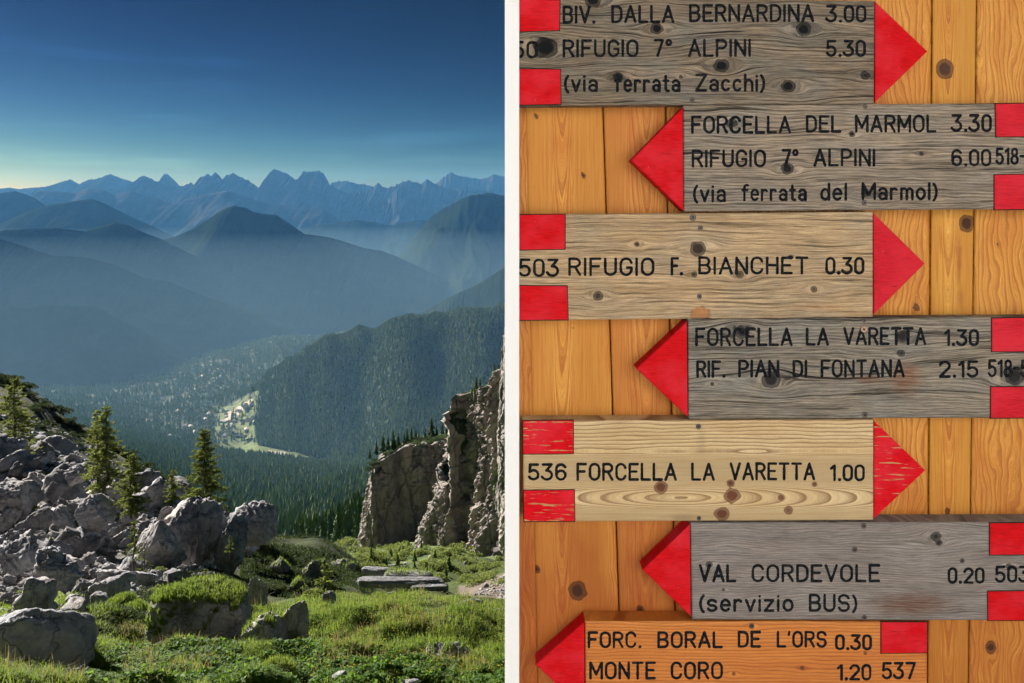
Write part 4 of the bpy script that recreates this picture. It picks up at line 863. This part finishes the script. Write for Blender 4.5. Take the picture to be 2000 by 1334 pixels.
def board_mesh(name, quad, mat, knots=(), seed=0, wob=6, nu=230, nv=64, th=TH, stain=None, chip=None, front=D0, edge=2.0, relief=.35, scale=S0, vertical=False, aspect=2.3, arcs=()):
    # quad: corners in photograph pixels (top left, top right, bottom right, bottom left)
    (x0, y0), (x1, y1), (x2, y2), (x3, y3) = quad
    a, b = np.meshgrid(np.linspace(0, 1, nu), np.linspace(0, 1, nv), indexing='ij')
    X = (x0 * (1 - a) + x1 * a) * (1 - b) + (x3 * (1 - a) + x2 * a) * b; Y = (y0 * (1 - a) + y1 * a) * (1 - b) + (y3 * (1 - a) + y2 * a) * b
    U, Vv = (Y, X) if vertical else (X, Y); kk = [(k[1], k[0], k[2]) for k in knots] if vertical else list(knots)
    g, kn = flow(U, Vv, kk, wob, seed, aspect)
    for (au, av, ku, kv) in arcs:                      # cathedral figure: nested arches round a point
        ph = np.hypot((U - au) * ku, (Vv - av) * kv) if not vertical else (U - au) * ku * .55 + (np.sqrt((Vv - av) ** 2 + 36) * kv) * .9 + 4 * fbm(U / 120, Vv / 40, seed, 2); w = np.exp(-((Vv - av) * kv / 60) ** 4); g = g * (1 - w) + ph * w
    dx = np.minimum(np.hypot(x1 - x0, y1 - y0) * np.minimum(a, 1 - a), np.hypot(x3 - x0, y3 - y0) * np.minimum(b, 1 - b))
    rnd = np.clip(1 - dx / edge, 0, 1) ** 2 * edge * scale * .6
    Yd = front + rnd - relief * .001 * (noise(g / 2.6, U / 60, seed) * .6 + .3 * fbm(U / 90, Vv / 40, seed, 2)) + .0012 * np.clip(kn, 0, .8) * .6
    sv = np.zeros_like(X)
    if stain:
        for (sx0, sy0, srx, sry, am) in stain: sv = np.maximum(sv, am * np.clip(1.5 - 1.3 * np.hypot((X - sx0) / srx, (Y - sy0) / sry) + .35 * fbm(X / 30, Y / 8, seed + 1, 3), 0, 1))
    if vertical: sv = np.maximum(sv, .95 * np.clip((Y - 840) / 330 + .5 * fbm(X / 60, Y / 200, seed + 2, 3), 0, 1) * (1 - .35 * np.clip((X - 1500) / 400, 0, 1)))  # planks grow redder and darker towards the bottom, carried in the stain attribute
    if chip:
        cxp, cyp, rxp, ryp = chip; q = np.hypot((X - cxp) / rxp, (Y - cyp) / ryp) + .22 * fbm(X / 9, Y / 7, 5, 3); m = q < 1; Yd = Yd + m * .004; sv = np.where(m, 1.0, sv)
    P = np.stack([(X - 1000) * scale, Yd, (HOR - Y) * scale], -1); n0 = nu * nv; idx = np.arange(n0).reshape(nu, nv)
    loop = np.concatenate([idx[:, 0], idx[-1, 1:], idx[-2::-1, -1], idx[0, -2:0:-1]])
    BV = P.reshape(-1, 3)[loop].copy(); BV[:, 1] = front + th; m = len(loop); k = np.arange(m)
    side = np.stack([loop, loop[(k + 1) % m], n0 + (k + 1) % m, n0 + k], -1)
    fr = grid_faces(nu, nv)
    V = np.concatenate([P.reshape(-1, 3), BV]); Fc = [tuple(f) for f in np.concatenate([fr[:, ::-1], side])] + [tuple(n0 + k[::-1])]
    me = mesh(name, V, [f[::-1] for f in Fc], mat, False)
    me.polygons.foreach_set('use_smooth', np.arange(len(me.polygons)) < len(fr))
    G3 = np.stack([U, g, kn], -1).reshape(-1, 3); attr(me, 'grain', np.concatenate([G3, G3[loop] + (0, 1, 0)]), 'FLOAT_VECTOR')
    attr(me, 'stain', np.concatenate([sv.ravel(), sv.ravel()[loop]]))
    return me
def poly_mesh(name, pts, mat, front, th, seed=0, scale=S0, cut=3.0):
    # a flat piece with a small chamfer round its face
    p = np.array(pts, float); n = len(p); c = p.mean(0); inn = p + (c - p) / np.linalg.norm(c - p, axis=1)[:, None] * cut
    V = [((x - 1000) * scale, front, (HOR - y) * scale) for x, y in inn] + [((x - 1000) * scale, front + cut * scale * .5, (HOR - y) * scale) for x, y in p] + [((x - 1000) * scale, front + th, (HOR - y) * scale) for x, y in p]
    area = sum(p[i][0] * p[(i + 1) % n][1] - p[(i + 1) % n][0] * p[i][1] for i in range(n))
    Fc = [list(range(n))] + [[i, n + i, n + (i + 1) % n, (i + 1) % n] for i in range(n)] + [[n + i, 2 * n + i, 2 * n + (i + 1) % n, n + (i + 1) % n] for i in range(n)]
    Fc = [f[::-1] if area > 0 else f for f in Fc]; Fc[0] = Fc[0]
    if area <= 0: Fc[0] = Fc[0]
    me = mesh(name, V, Fc, mat); q = np.concatenate([inn, p, p]); attr(me, 'grain', np.stack([q[:, 0], q[:, 1] + seed, 0 * q[:, 0]], -1), 'FLOAT_VECTOR'); return me

# --- routed lettering: stroke alphabet
def arc(cx, cy, rx, ry, a0, a1, n=9): return [(cx + rx * math.cos(math.radians(a0 + (a1 - a0) * i / n)), cy + ry * math.sin(math.radians(a0 + (a1 - a0) * i / n))) for i in range(n + 1)]
def oval(w, y0=0., y1=1.):
    r = min(w * .55, (y1 - y0) / 2); return arc(w / 2, y1 - r, w / 2, r, 0, 180) + arc(w / 2, y0 + r, w / 2, r, 180, 360) + [(w, y1 - r)]
_C = arc(.28, .70, .28, .30, 12, 180) + arc(.28, .30, .28, .30, 180, 348)
_S = arc(.27, .74, .27, .26, 15, 255) + arc(.27, .25, .28, .26, 80, -165)
G = {
 'A': (.62, [[(0, 0), (.31, 1), (.62, 0)], [(.12, .32), (.5, .32)]]), 'B': (.55, [[(0, 0), (0, 1), (.3, 1)] + arc(.3, .76, .21, .24, 90, -90) + [(0, .52)], [(.3, .52)] + arc(.3, .26, .25, .26, 90, -90) + [(0, 0)]]),
 'C': (.56, [_C]), 'D': (.55, [[(0, 0), (0, 1), (.22, 1)] + arc(.22, .66, .33, .34, 90, 0) + arc(.22, .34, .33, .34, 0, -90) + [(0, 0)]]),
 'E': (.5, [[(.5, 1), (0, 1), (0, 0), (.5, 0)], [(0, .52), (.42, .52)]]), 'F': (.5, [[(.5, 1), (0, 1), (0, 0)], [(0, .52), (.42, .52)]]),
 'G': (.56, [_C + [(.56, .46), (.33, .46)]]), 'H': (.55, [[(0, 0), (0, 1)], [(.55, 0), (.55, 1)], [(0, .52), (.55, .52)]]), 'I': (.02, [[(0, 0), (0, 1)]]), 'L': (.48, [[(0, 1), (0, 0), (.48, 0)]]),
 'M': (.7, [[(0, 0), (0, 1), (.35, .25), (.7, 1), (.7, 0)]]), 'N': (.56, [[(0, 0), (0, 1), (.56, 0), (.56, 1)]]), 'O': (.58, [oval(.58)]),
 'P': (.54, [[(0, 0), (0, 1), (.29, 1)] + arc(.29, .74, .25, .26, 90, -90) + [(0, .48)]]), 'R': (.55, [[(0, 0), (0, 1), (.29, 1)] + arc(.29, .75, .25, .25, 90, -90) + [(0, .5)], [(.28, .5), (.55, 0)]]),
 'S': (.55, [_S]), 'T': (.58, [[(0, 1), (.58, 1)], [(.29, 1), (.29, 0)]]), 'U': (.55, [[(0, 1), (0, .28)] + arc(.275, .28, .275, .28, 180, 360) + [(.55, 1)]]),
 'V': (.6, [[(0, 1), (.3, 0), (.6, 1)]]), 'Z': (.56, [[(0, 1), (.56, 1), (0, 0), (.56, 0)]]),
 '0': (.46, [oval(.46)]), '1': (.22, [[(0, .8), (.2, 1), (.2, 0)]]), '2': (.5, [arc(.25, .72, .25, .28, 170, -25) + [(0, 0), (.5, 0)]]),
 '3': (.5, [[(.02, 1), (.47, 1), (.2, .6)] + arc(.22, .3, .28, .3, 90, -160)]), '5': (.5, [[(.47, 1), (.06, 1), (.03, .52)] + arc(.24, .31, .26, .31, 130, -155)]),
 '6': (.5, [arc(.25, .7, .25, .3, 25, 180) + [(0, .3)] + arc(.25, .3, .25, .3, 180, 540)]), '7': (.5, [[(0, 1), (.5, 1), (.17, 0)]]), '8': (.5, [arc(.25, .76, .2, .24, 0, 360, 14), arc(.25, .26, .25, .26, 0, 360, 14)]),
 '.': (.06, [[(.03, .02), (.04, .02)]]), '°': (.3, [arc(.15, .84, .14, .16, 0, 360, 12)]), "'": (.05, [[(.03, 1), (0, .8)]]), '-': (.3, [[(0, .5), (.3, .5)]]),
 '(': (.16, [arc(.36, .44, .34, .62, 122, 238)]), ')': (.16, [arc(-.2, .44, .34, .62, 58, -58)]),
 'a': (.44, [arc(.22, .46, .21, .22, 155, 0) + [(.43, 0)], arc(.215, .19, .21, .19, 0, 360, 12)]), 'c': (.42, [arc(.22, .34, .22, .34, 42, 318, 12)]), 'd': (.44, [arc(.22, .33, .22, .33, 0, 360, 14), [(.44, 1), (.44, 0)]]),
 'e': (.44, [[(0, .36), (.44, .36)] + arc(.22, .36, .22, .32, 0, 180) + arc(.22, .3, .22, .3, 180, 318)]), 'f': (.34, [[(.12, 0), (.12, .8)] + arc(.28, .8, .16, .2, 180, 65), [(0, .66), (.32, .66)]]),
 'h': (.42, [[(0, 0), (0, 1)], [(0, .42)] + arc(.21, .42, .21, .25, 180, 0) + [(.42, 0)]]), 'i': (.02, [[(0, 0), (0, .66)], [(0, .92), (0, .93)]]), 'l': (.02, [[(0, 0), (0, 1)]]),
 'm': (.66, [[(0, 0), (0, .67)], [(0, .46)] + arc(.165, .46, .165, .21, 180, 0) + [(.33, 0)], [(.33, .46)] + arc(.495, .46, .165, .21, 180, 0) + [(.66, 0)]]), 'o': (.46, [arc(.23, .34, .23, .34, 0, 360, 14)]),
 'r': (.34, [[(0, 0), (0, .67)], [(0, .4)] + arc(.19, .42, .19, .25, 180, 45)]), 's': (.42, [[(x * .76, y * .68) for x, y in _S]]), 't': (.34, [[(.14, .95), (.14, .16)] + arc(.28, .14, .14, .14, 180, 290), [(0, .66), (.3, .66)]]),
 'v': (.44, [[(0, .67), (.22, 0), (.44, .67)]]), 'z': (.42, [[(0, .67), (.42, .67), (0, 0), (.42, 0)]]),
}
def lettering(parent, words, front, sw=3.4):
    # words: (text, x0, x1, top, baseline) in photograph pixels; half-round strokes flattened onto the face
    mb = MB()
    for text, x0, x1, yt, yb in words:
        gap = .27 if text[0] not in '0123456789' else .24; adv = []; c = 0
        for ch in text: adv.append(c); c += G[ch][0] + gap
        tot = c - gap; kx = (x1 - x0 - 2 * sw) / tot if tot > .1 else 1; ky = yb - yt - 2 * sw
        for ch, ax in zip(text, adv):
            for st in G[ch][1]:
                p = [(x0 + sw + (ax + q[0]) * kx, yb - sw - q[1] * ky) for q in st]
                rr = sw * (1.25 if ch == '.' else 1)
                K = 7
                for i, (x, y) in enumerate(p):                          # round joint
                    V = [(wx(x), front - rr * S0 * .16, wz(y))] + [(wx(x + rr * math.cos(6.2832 * j / 10)), front + .0006, wz(y + rr * math.sin(6.2832 * j / 10))) for j in range(10)]
                    mb.add(V, [(0, 1 + (j + 1) % 10, 1 + j)[::-1] for j in range(10)])
                for (xa, ya), (xb, yb_) in zip(p[:-1], p[1:]):
                    L = math.hypot(xb - xa, yb_ - ya)
                    if L < .3: continue
                    nx_, ny_ = -(yb_ - ya) / L * rr, (xb - xa) / L * rr; y_ = front - rr * S0 * .15
                    V = [(wx(xa + nx_), front + .0006, wz(ya + ny_)), (wx(xb + nx_), front + .0006, wz(yb_ + ny_)), (wx(xb), y_, wz(yb_)), (wx(xa), y_, wz(ya)), (wx(xb - nx_), front + .0006, wz(yb_ - ny_)), (wx(xa - nx_), front + .0006, wz(ya - ny_))]
                    mb.add(V, [(0, 1, 2, 3), (3, 2, 4, 5)])
    return obj('lettering', mb.mesh('lettering', BLK), parent)
def screw(parent, x, y, front, r=5.5, mat=None):
    mb = MB(); R = r * S0; c = (wx(x), front, wz(y)); n = 12
    ring = lambda q, yy: [(c[0] + q * math.cos(6.2832 * j / n), yy, c[2] + q * math.sin(6.2832 * j / n)) for j in range(n)]
    mb.add(ring(R, front - .0002) + ring(R * .8, front - .0008) + [(c[0], front - .0006, c[2])], [(j, (j + 1) % n, n + (j + 1) % n, n + j) for j in range(n)] + [(n + j, n + (j + 1) % n, 2 * n) for j in range(n)])
    o = obj('screw', mb.mesh('screw', mat or SCR), parent)
    mb = MB()
    for a in (0.6, 2.17):
        dx, dz = math.cos(a), math.sin(a); q, w = R * .55, R * .14
        mb.add([(c[0] + dx * q + dz * w, front - .00095 - a * 2e-5, c[2] + dz * q - dx * w), (c[0] + dx * q - dz * w, front - .00095 - a * 2e-5, c[2] + dz * q + dx * w), (c[0] - dx * q - dz * w, front - .00095 - a * 2e-5, c[2] - dz * q + dx * w), (c[0] - dx * q + dz * w, front - .00095 - a * 2e-5, c[2] - dz * q - dx * w)], [(0, 1, 2, 3)])
    obj('screw_slot', mb.mesh('screw_slot', GRV), o); return o
def sign(label, wood, quad, arrow, bands, lines, knots=(), screws=(), seed=0, redm=(None, None), **kw):
    e = bpy.data.objects.new('trail_sign', None); COL.objects.link(e); e['label'] = label; e['category'] = 'sign'; e['group'] = 'trail signs on the plank wall'
    q = quad; c = np.mean(quad, 0); e.location = (wx(c[0]), D0 + TH, wz(quad[3][1])); bpy.context.view_layer.update()
    kids = [obj('board', board_mesh('board', quad, WM[wood], knots, seed, **kw))]
    ar = np.array(arrow, float); tip = 1 if ar[1][0] > ar[0][0] else -1; ar[0][0] += 1.2 * tip; ar[2][0] += 1.2 * tip
    kids.append(obj('arrow_tip', poly_mesh('arrow_tip', ar.tolist(), redm[0] or RED, D0 + .0004, TH - .001, seed * 31)))
    for i, (x0, y0, x1, y1, x2, y2, x3, y3) in enumerate(bands):
        pts = [(x0, y0), (x1, y1), (x2, y2), (x3, y3)]; cc = np.mean(pts, 0)
        big = [(x + 1.8 * np.sign(x - cc[0]), y + 1.8 * np.sign(y - cc[1])) for x, y in pts]
        b = obj('red_band', poly_mesh('red_band', pts, redm[1] or RED, D0 - .0012, .002, seed * 17 + i * 100, cut=1.2)); kids.append(b)
        g_ = obj('scribed_edge', poly_mesh('scribed_edge', big, GRV, D0 - .0006, .0012, cut=.6)); g_.parent = b
    for ln in lines:
        for wd in ln: kids.append(lettering(None, [wd], D0 - .0004))
    for s in screws: kids.append(screw(None, s[0], s[1], D0 - .0004, s[2] if len(s) > 2 else 5.0, SCB if len(s) > 3 else None))
    for k in kids: k.parent = e; k.matrix_parent_inverse = Matrix.Translation(-e.location)
    return e
sign('topmost dark weathered sign with three lines of text, arrow pointing right', 'a', [(1000, -4), (1708, 1), (1707, 203), (1000, 206)], [(1708, 2), (1812, 100), (1708, 200)],
     [(1000, -2, 1093, 1, 1092, 59, 1000, 62), (1000, 135, 1094, 136, 1095, 203, 1000, 205)],
     [[('BIV.', 1098, 1164, 10, 47), ('DALLA', 1193, 1318, 9, 46), ('BERNARDINA', 1345, 1591, 7, 44), ('3.00', 1612, 1693, 9, 45)],
      [('50', 1000, 1051, 79, 115), ('RIFUGIO', 1098, 1248, 76, 113), ('7°', 1276, 1314, 75, 112), ('ALPINI', 1343, 1468, 75, 112), ('5.30', 1612, 1692, 77, 112)],
      [('(via', 1100, 1169, 144, 181), ('ferrata', 1199, 1330, 144, 181), ('Zacchi)', 1357, 1496, 143, 180)]],
     [(1283, 56, 11), (1570, 57, 13), (1409, 128, 13), (1207, 150, 9), (1540, 168, 12), (1690, 147, 9), (1066, 93, 20), (1158, 0, 14), (1330, 150, 4)], [(1352, 195, 5.5)], 3, wob=6)
sign('grey weathered sign second from the top, arrow pointing left', 'b', [(1335, 206), (2040, 201), (2040, 408), (1336, 413)], [(1335, 210), (1233, 313), (1336, 412)],
     [(1944, 203, 2040, 202, 2040, 266, 1945, 267), (1942, 342, 2040, 340, 2040, 408, 1942, 409)],
     [[('FORCELLA', 1349, 1546, 225, 262), ('DEL', 1573, 1644, 224, 260), ('MARMOL', 1669, 1830, 223, 260), ('3.30', 1857, 1938, 222, 259)],
      [('RIFUGIO', 1350, 1497, 291, 328), ('7°', 1526, 1561, 290, 326), ('ALPINI', 1588, 1711, 289, 326), ('6.00', 1857, 1937, 290, 326), ('518-', 1943, 2004, 287, 323)],
      [('(via', 1352, 1419, 359, 396), ('ferrata', 1447, 1577, 358, 394), ('del', 1601, 1656, 356, 393), ('Marmol)', 1682, 1833, 355, 392)]],
     [(1430, 240, 10), (1538, 329, 11), (1664, 262, 6), (1690, 378, 8), (1800, 300, 4)], [(1690, 208, 4.5), (1688, 396, 5.5)], 8, (None, REDF), wob=6)
sign('honey brown sign numbered 503 with one line of text and a chipped lower edge', 'c', [(1000, 419), (1705, 414), (1705, 619), (1000, 626)], [(1705, 416), (1807, 515), (1706, 614)],
     [(1000, 420, 1103, 419, 1103, 486, 1000, 488), (1000, 558, 1107, 559, 1109, 624, 1000, 625)],
     [[('503', 1012, 1093, 504, 542), ('RIFUGIO', 1109, 1279, 502, 540), ('F.', 1309, 1335, 501, 539), ('BIANCHET', 1363, 1580, 500, 537), ('0.30', 1611, 1689, 501, 537)]],
     [(1363, 486, 14), (1244, 477, 5), (1168, 578, 10), (1590, 565, 7), (1445, 536, 8), (1545, 502, 5), (1356, 536, 6)], [(1353, 425, 6.5), (1368, 445, 5), (1366, 579, 5)], 13, (REDF, None), wob=6, stain=[(1600, 600, 60, 9, .35)], chip=(1369, 617, 20, 17))
sign('silver grey sign with two lines of text in its upper half, arrow pointing left', 'd', [(1344, 623), (2040, 619), (2040, 816), (1345, 818)], [(1343, 628), (1243, 720), (1345, 815)],
     [(1937, 622, 2040, 620, 2040, 686, 1937, 686), (1935, 756, 2040, 755, 2040, 815, 1935, 816)],
     [[('FORCELLA', 1357, 1549, 639, 677), ('LA', 1573, 1620, 639, 676), ('VARETTA', 1646, 1810, 638, 675), ('1.30', 1843, 1913, 642, 677)],
      [('RIF.', 1359, 1418, 703, 739), ('PIAN', 1441, 1523, 702, 738), ('DI', 1547, 1578, 702, 738), ('FONTANA', 1602, 1768, 701, 738), ('2.15', 1833, 1912, 703, 739), ('518-5', 1928, 2012, 701, 738)]],
     [(1450, 648, 13), (1506, 742, 16), (1762, 657, 11), (1982, 735, 17), (1760, 690, 8), (1391, 750, 4)], [(1687, 643, 6.5, 1), (1689, 810, 6), (1688, 626, 4)], 21, (None, REDF), wob=6, stain=[(1768, 736, 34, 34, .75), (1700, 742, 30, 10, .5)])
sign('pale new-looking sign numbered 536 with a scratched red arrow', 'e', [(1021, 822), (1706, 819), (1706, 1016), (1023, 1019)], [(1706, 822), (1808, 919), (1706, 1014)],
     [(1022, 822, 1119, 821, 1119, 885, 1022, 886), (1023, 958, 1121, 957, 1122, 1017, 1024, 1018)],
     [[('536', 1030, 1108, 904, 940), ('FORCELLA', 1125, 1323, 903, 940), ('LA', 1349, 1397, 903, 940), ('VARETTA', 1424, 1593, 902, 939), ('1.00', 1620, 1690, 906, 941)]],
     [(1291, 952, 12), (1427, 944, 7), (1591, 946, 5), (1410, 1004, 13), (1540, 996, 9), (1430, 968, 14), (1525, 972, 6)], [(1364, 833, 5.5), (1365, 1012, 4.5)], 34, (REDW, REDW), wob=6, stain=[(1370, 860, 10, 30, .3), (1340, 1010, 50, 6, .6), (1140, 970, 4, 2, .2)], arcs=[(1330, 972, .16, 1.0)])
sign('blue grey sign mentioning the bus, with a brown stain, arrow pointing left', 'f', [(1349, 1021), (2040, 1019), (2040, 1212), (1352, 1210)], [(1349, 1024), (1255, 1113), (1351, 1205)],
     [(1933, 1022, 2040, 1021, 2040, 1082, 1933, 1083), (1929, 1155, 2040, 1154, 2040, 1211, 1930, 1211)],
     [[('VAL', 1364, 1439, 1101, 1138), ('CORDEVOLE', 1467, 1720, 1101, 1138), ('0.20', 1850, 1924, 1107, 1141), ('503', 1942, 2012, 1104, 1139)],
      [('(servizio', 1364, 1551, 1159, 1196), ('BUS)', 1579, 1676, 1159, 1196)]],
     [(1828, 1048, 10), (1834, 1060, 6), (1385, 1103, 7), (1970, 1106, 6), (1413, 1152, 3)], [(1687, 1027, 5.5), (1669, 1073, 6), (1879, 1095, 5), (1688, 1206, 5.5)], 44, (None, RED), wob=8, stain=[(1780, 1180, 95, 26, .85)])
sign('orange varnished sign numbered 537, lowest on the wall', 'g', [(1143, 1213), (1811, 1214), (1811, 1392), (1144, 1392)], [(1143, 1214), (1046, 1299), (1143, 1388)],
     [(1721, 1215, 1810, 1215, 1810, 1274, 1721, 1275), (1721, 1340, 1810, 1340, 1810, 1391, 1721, 1391)],
     [[('FORC.', 1147, 1254, 1232, 1267), ('BORAL', 1283, 1413, 1232, 1267), ('DE', 1440, 1487, 1231, 1266), ("L'ORS", 1516, 1616, 1231, 1266), ('0.30', 1630, 1704, 1238, 1271)],
      [('MONTE', 1150, 1282, 1291, 1328), ('CORO', 1309, 1413, 1291, 1328), ('1.20', 1634, 1703, 1296, 1330), ('537', 1721, 1790, 1292, 1328)]],
     [(1433, 1316, 4), (1690, 1276, 4), (1567, 1305, 4), (1468, 1224, 5)], [(1468, 1222, 5)], 55, wob=5)

# --- the hut: plank wall, added white strip parting the two views, side wall, roof
hut = bpy.data.objects.new('mountain_hut', None); COL.objects.link(hut); hut.location = (.9, 3.5, -1.65)
hut['label'] = 'wooden hut wall of orange pine planks with a white dividing strip added at its edge, carrying the signs'; hut['category'] = 'hut'
def child(name, me, parent=hut):
    o = obj(name, me); o.parent = parent; o.matrix_parent_inverse = Matrix.Translation(-hut.location); return o
TOPY, BOTY = HOR - 1.45 / SP, HOR + 1.65 / SP
bnds = [lambda y: 1006 + .0275 * y - 170, lambda y: 1006 + .0275 * y, lambda y: 1171 + .032 * y, lambda y: 1297 + .0185 * y, lambda y: 1478 + .012 * y, lambda y: 1650 + .004 * y, lambda y: 1821 - .007 * y, lambda y: 1908 - .012 * y, lambda y: 2074 - .012 * y]
XL = 1000 - 14 * (D0 - .03) / DP
pk = {1: [(1048, 228, 4), (1140, 342, 4), (1128, 1154, 17), (1048, 1112, 8), (1064, 1300, 5), (1118, 640, 3)], 2: [(1250, 1192, 8), (1220, 560, 4)], 6: [(1845, 135, 17), (1888, 436, 15), (1867, 330, 4), (1850, 1000, 7)], 7: [(1935, 1265, 11), (1950, 480, 4), (1965, 848, 4)], 0: [], 3: [(1380, 310, 6)], 5: [(1790, 600, 8)]}
pa = {1: [(640, 1098, .16, 1.0)], 2: [(290, 1250, .14, 1.0), (1050, 1262, .12, 1.0)], 6: [(900, 1852, .13, 1.1)]}
ps = {6: [(1872, 500, 7, 60, .8), (1876, 580, 5, 30, .7), (1835, 470, 6, 30, .4)], 7: [(1930, 1280, 9, 40, .5), (1990, 900, 12, 60, .35)], 2: [(1282, 1165, 6, 22, .8), (1250, 300, 8, 50, .3)], 1: [(1050, 640, 5, 60, .25)]}
for i in range(8):
    a_, b_ = bnds[i], bnds[i + 1]; g_ = 1.3
    x0, x3 = max(a_(TOPY), XL) + g_, max(a_(BOTY), XL) + g_
    if i == 0: x0, x3 = XL + 1, XL + 1
    sc_ = D0 / DP
    f_ = lambda x: 1000 + (x - 1000)
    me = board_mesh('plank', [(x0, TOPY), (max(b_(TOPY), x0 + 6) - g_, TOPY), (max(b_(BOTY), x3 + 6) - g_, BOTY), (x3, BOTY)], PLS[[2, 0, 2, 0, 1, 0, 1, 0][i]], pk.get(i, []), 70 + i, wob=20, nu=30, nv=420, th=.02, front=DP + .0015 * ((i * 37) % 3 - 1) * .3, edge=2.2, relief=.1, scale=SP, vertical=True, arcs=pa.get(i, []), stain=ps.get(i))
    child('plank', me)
for i in range(10):
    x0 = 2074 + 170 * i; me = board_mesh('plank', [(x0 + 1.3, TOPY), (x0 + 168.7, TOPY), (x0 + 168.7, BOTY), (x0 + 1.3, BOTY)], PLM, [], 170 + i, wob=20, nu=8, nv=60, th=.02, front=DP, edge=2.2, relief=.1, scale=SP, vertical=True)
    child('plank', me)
t = NT('dark_gap'); t.color((.02, .012, .008), .9, .1); GAP = t.m
mb = MB(); mb.box((-.004, DP + .0205, -1.65), (2.95, DP + .06, 1.45)); child('wall_backing', mb.mesh('wall_backing', GAP))
t = NT('divider_white'); n_ = t.noise(t.n('Mapping', {0: t.obj(), 3: (40, 40, 2)}).outputs[0], 3, 4); t.color(t.ramp(n_, [(.2, (.84, .89, .955)), (.6, (.87, .92, .98))]), .5, .3); t.bump(n_, .1, .001); WHT = t.m
mb = MB(); f0 = D0 - .012; xl, xr = -14 / F * f0, 14 / F * f0
mb.box((xl, f0, -1.65), (xr, DP + .02, 1.45)); me = mb.mesh('divider_strip', WHT); child('divider_strip', me)  # white strip added to part the two views, not a hut part
t = NT('side_boards'); n_ = t.noise(t.n('Mapping', {0: t.obj(), 3: (2, 14, .8)}).outputs[0], 2, 5); t.color(t.ramp(n_, [(.3, (.13, .07, .035)), (.7, (.22, .12, .06))]), .8, .1); SIDE = t.m
for i in range(28):
    mb = MB(); y0 = DP + .062 + i * .165; mb.box((.006, y0 + .001, -1.65), (.028, y0 + .164, 1.45)); child('side_plank', mb.mesh('side_plank', SIDE))
t = NT('roof_metal'); t.color((.12, .12, .125), .5); RFM = t.m
mb = MB(); mb.box((.05, DP - .12, 1.452), (3.2, 6.1, 1.56)); rf = child('roof', mb.mesh('roof', RFM))
mb = MB(); mb.box((.04, DP + .07, -9.0), (3.1, 5.9, -1.655)); child('foundation', mb.mesh('foundation', M['limestone_dark']))
# --- the terrace and an unseen white building added behind the camera to bounce sun onto the signs
t = NT('terrace_stone'); n_ = t.noise(t.geo(), 3, 5); t.color(t.ramp(n_, [(.3, (.19, .18, .165)), (.7, (.27, .255, .235))]), .9); TER = t.m
for nm, a, b in (('terrace', (-3.4, -3.4, -4.6), (2.95, 1.22, -1.652)),):
    mb = MB(); mb.box(a, b); obj(nm, mb.mesh(nm, TER), kind='structure')
t = NT('bounce_white'); n_ = t.noise(t.obj(), 9, 5); t.color(t.ramp(n_, [(.3, (.86, .855, .84)), (.7, (.91, .905, .89))]), .9, .2); t.bump(n_, .3, .01); PLA = t.m
gh = bpy.data.objects.new('bounce_building', None); COL.objects.link(gh); gh.location = (0, -4, -1.65); gh['label'] = 'unseen white building added behind the viewer to bounce sunlight onto the signs'; gh['category'] = 'building'
for nm, bx_, m_ in (('wall', [((-3.4, -3.9, -1.65), (2.95, -3.4, 2.6)), ((2.5, -3.398, -1.65), (2.95, 1.218, 1.44))], PLA), ('roof', [((-3.7, -6.2, 2.602), (3.3, -3.25, 2.75))], RFM), ('door', [((-1.2, -3.398, -1.648), (-.3, -3.36, .4))], SIDE)):
    for a, b in bx_:
        mb = MB(); mb.box(a, b); o = obj(nm, mb.mesh(nm, m_)); o.parent = gh; o.matrix_parent_inverse = Matrix.Translation(-gh.location)
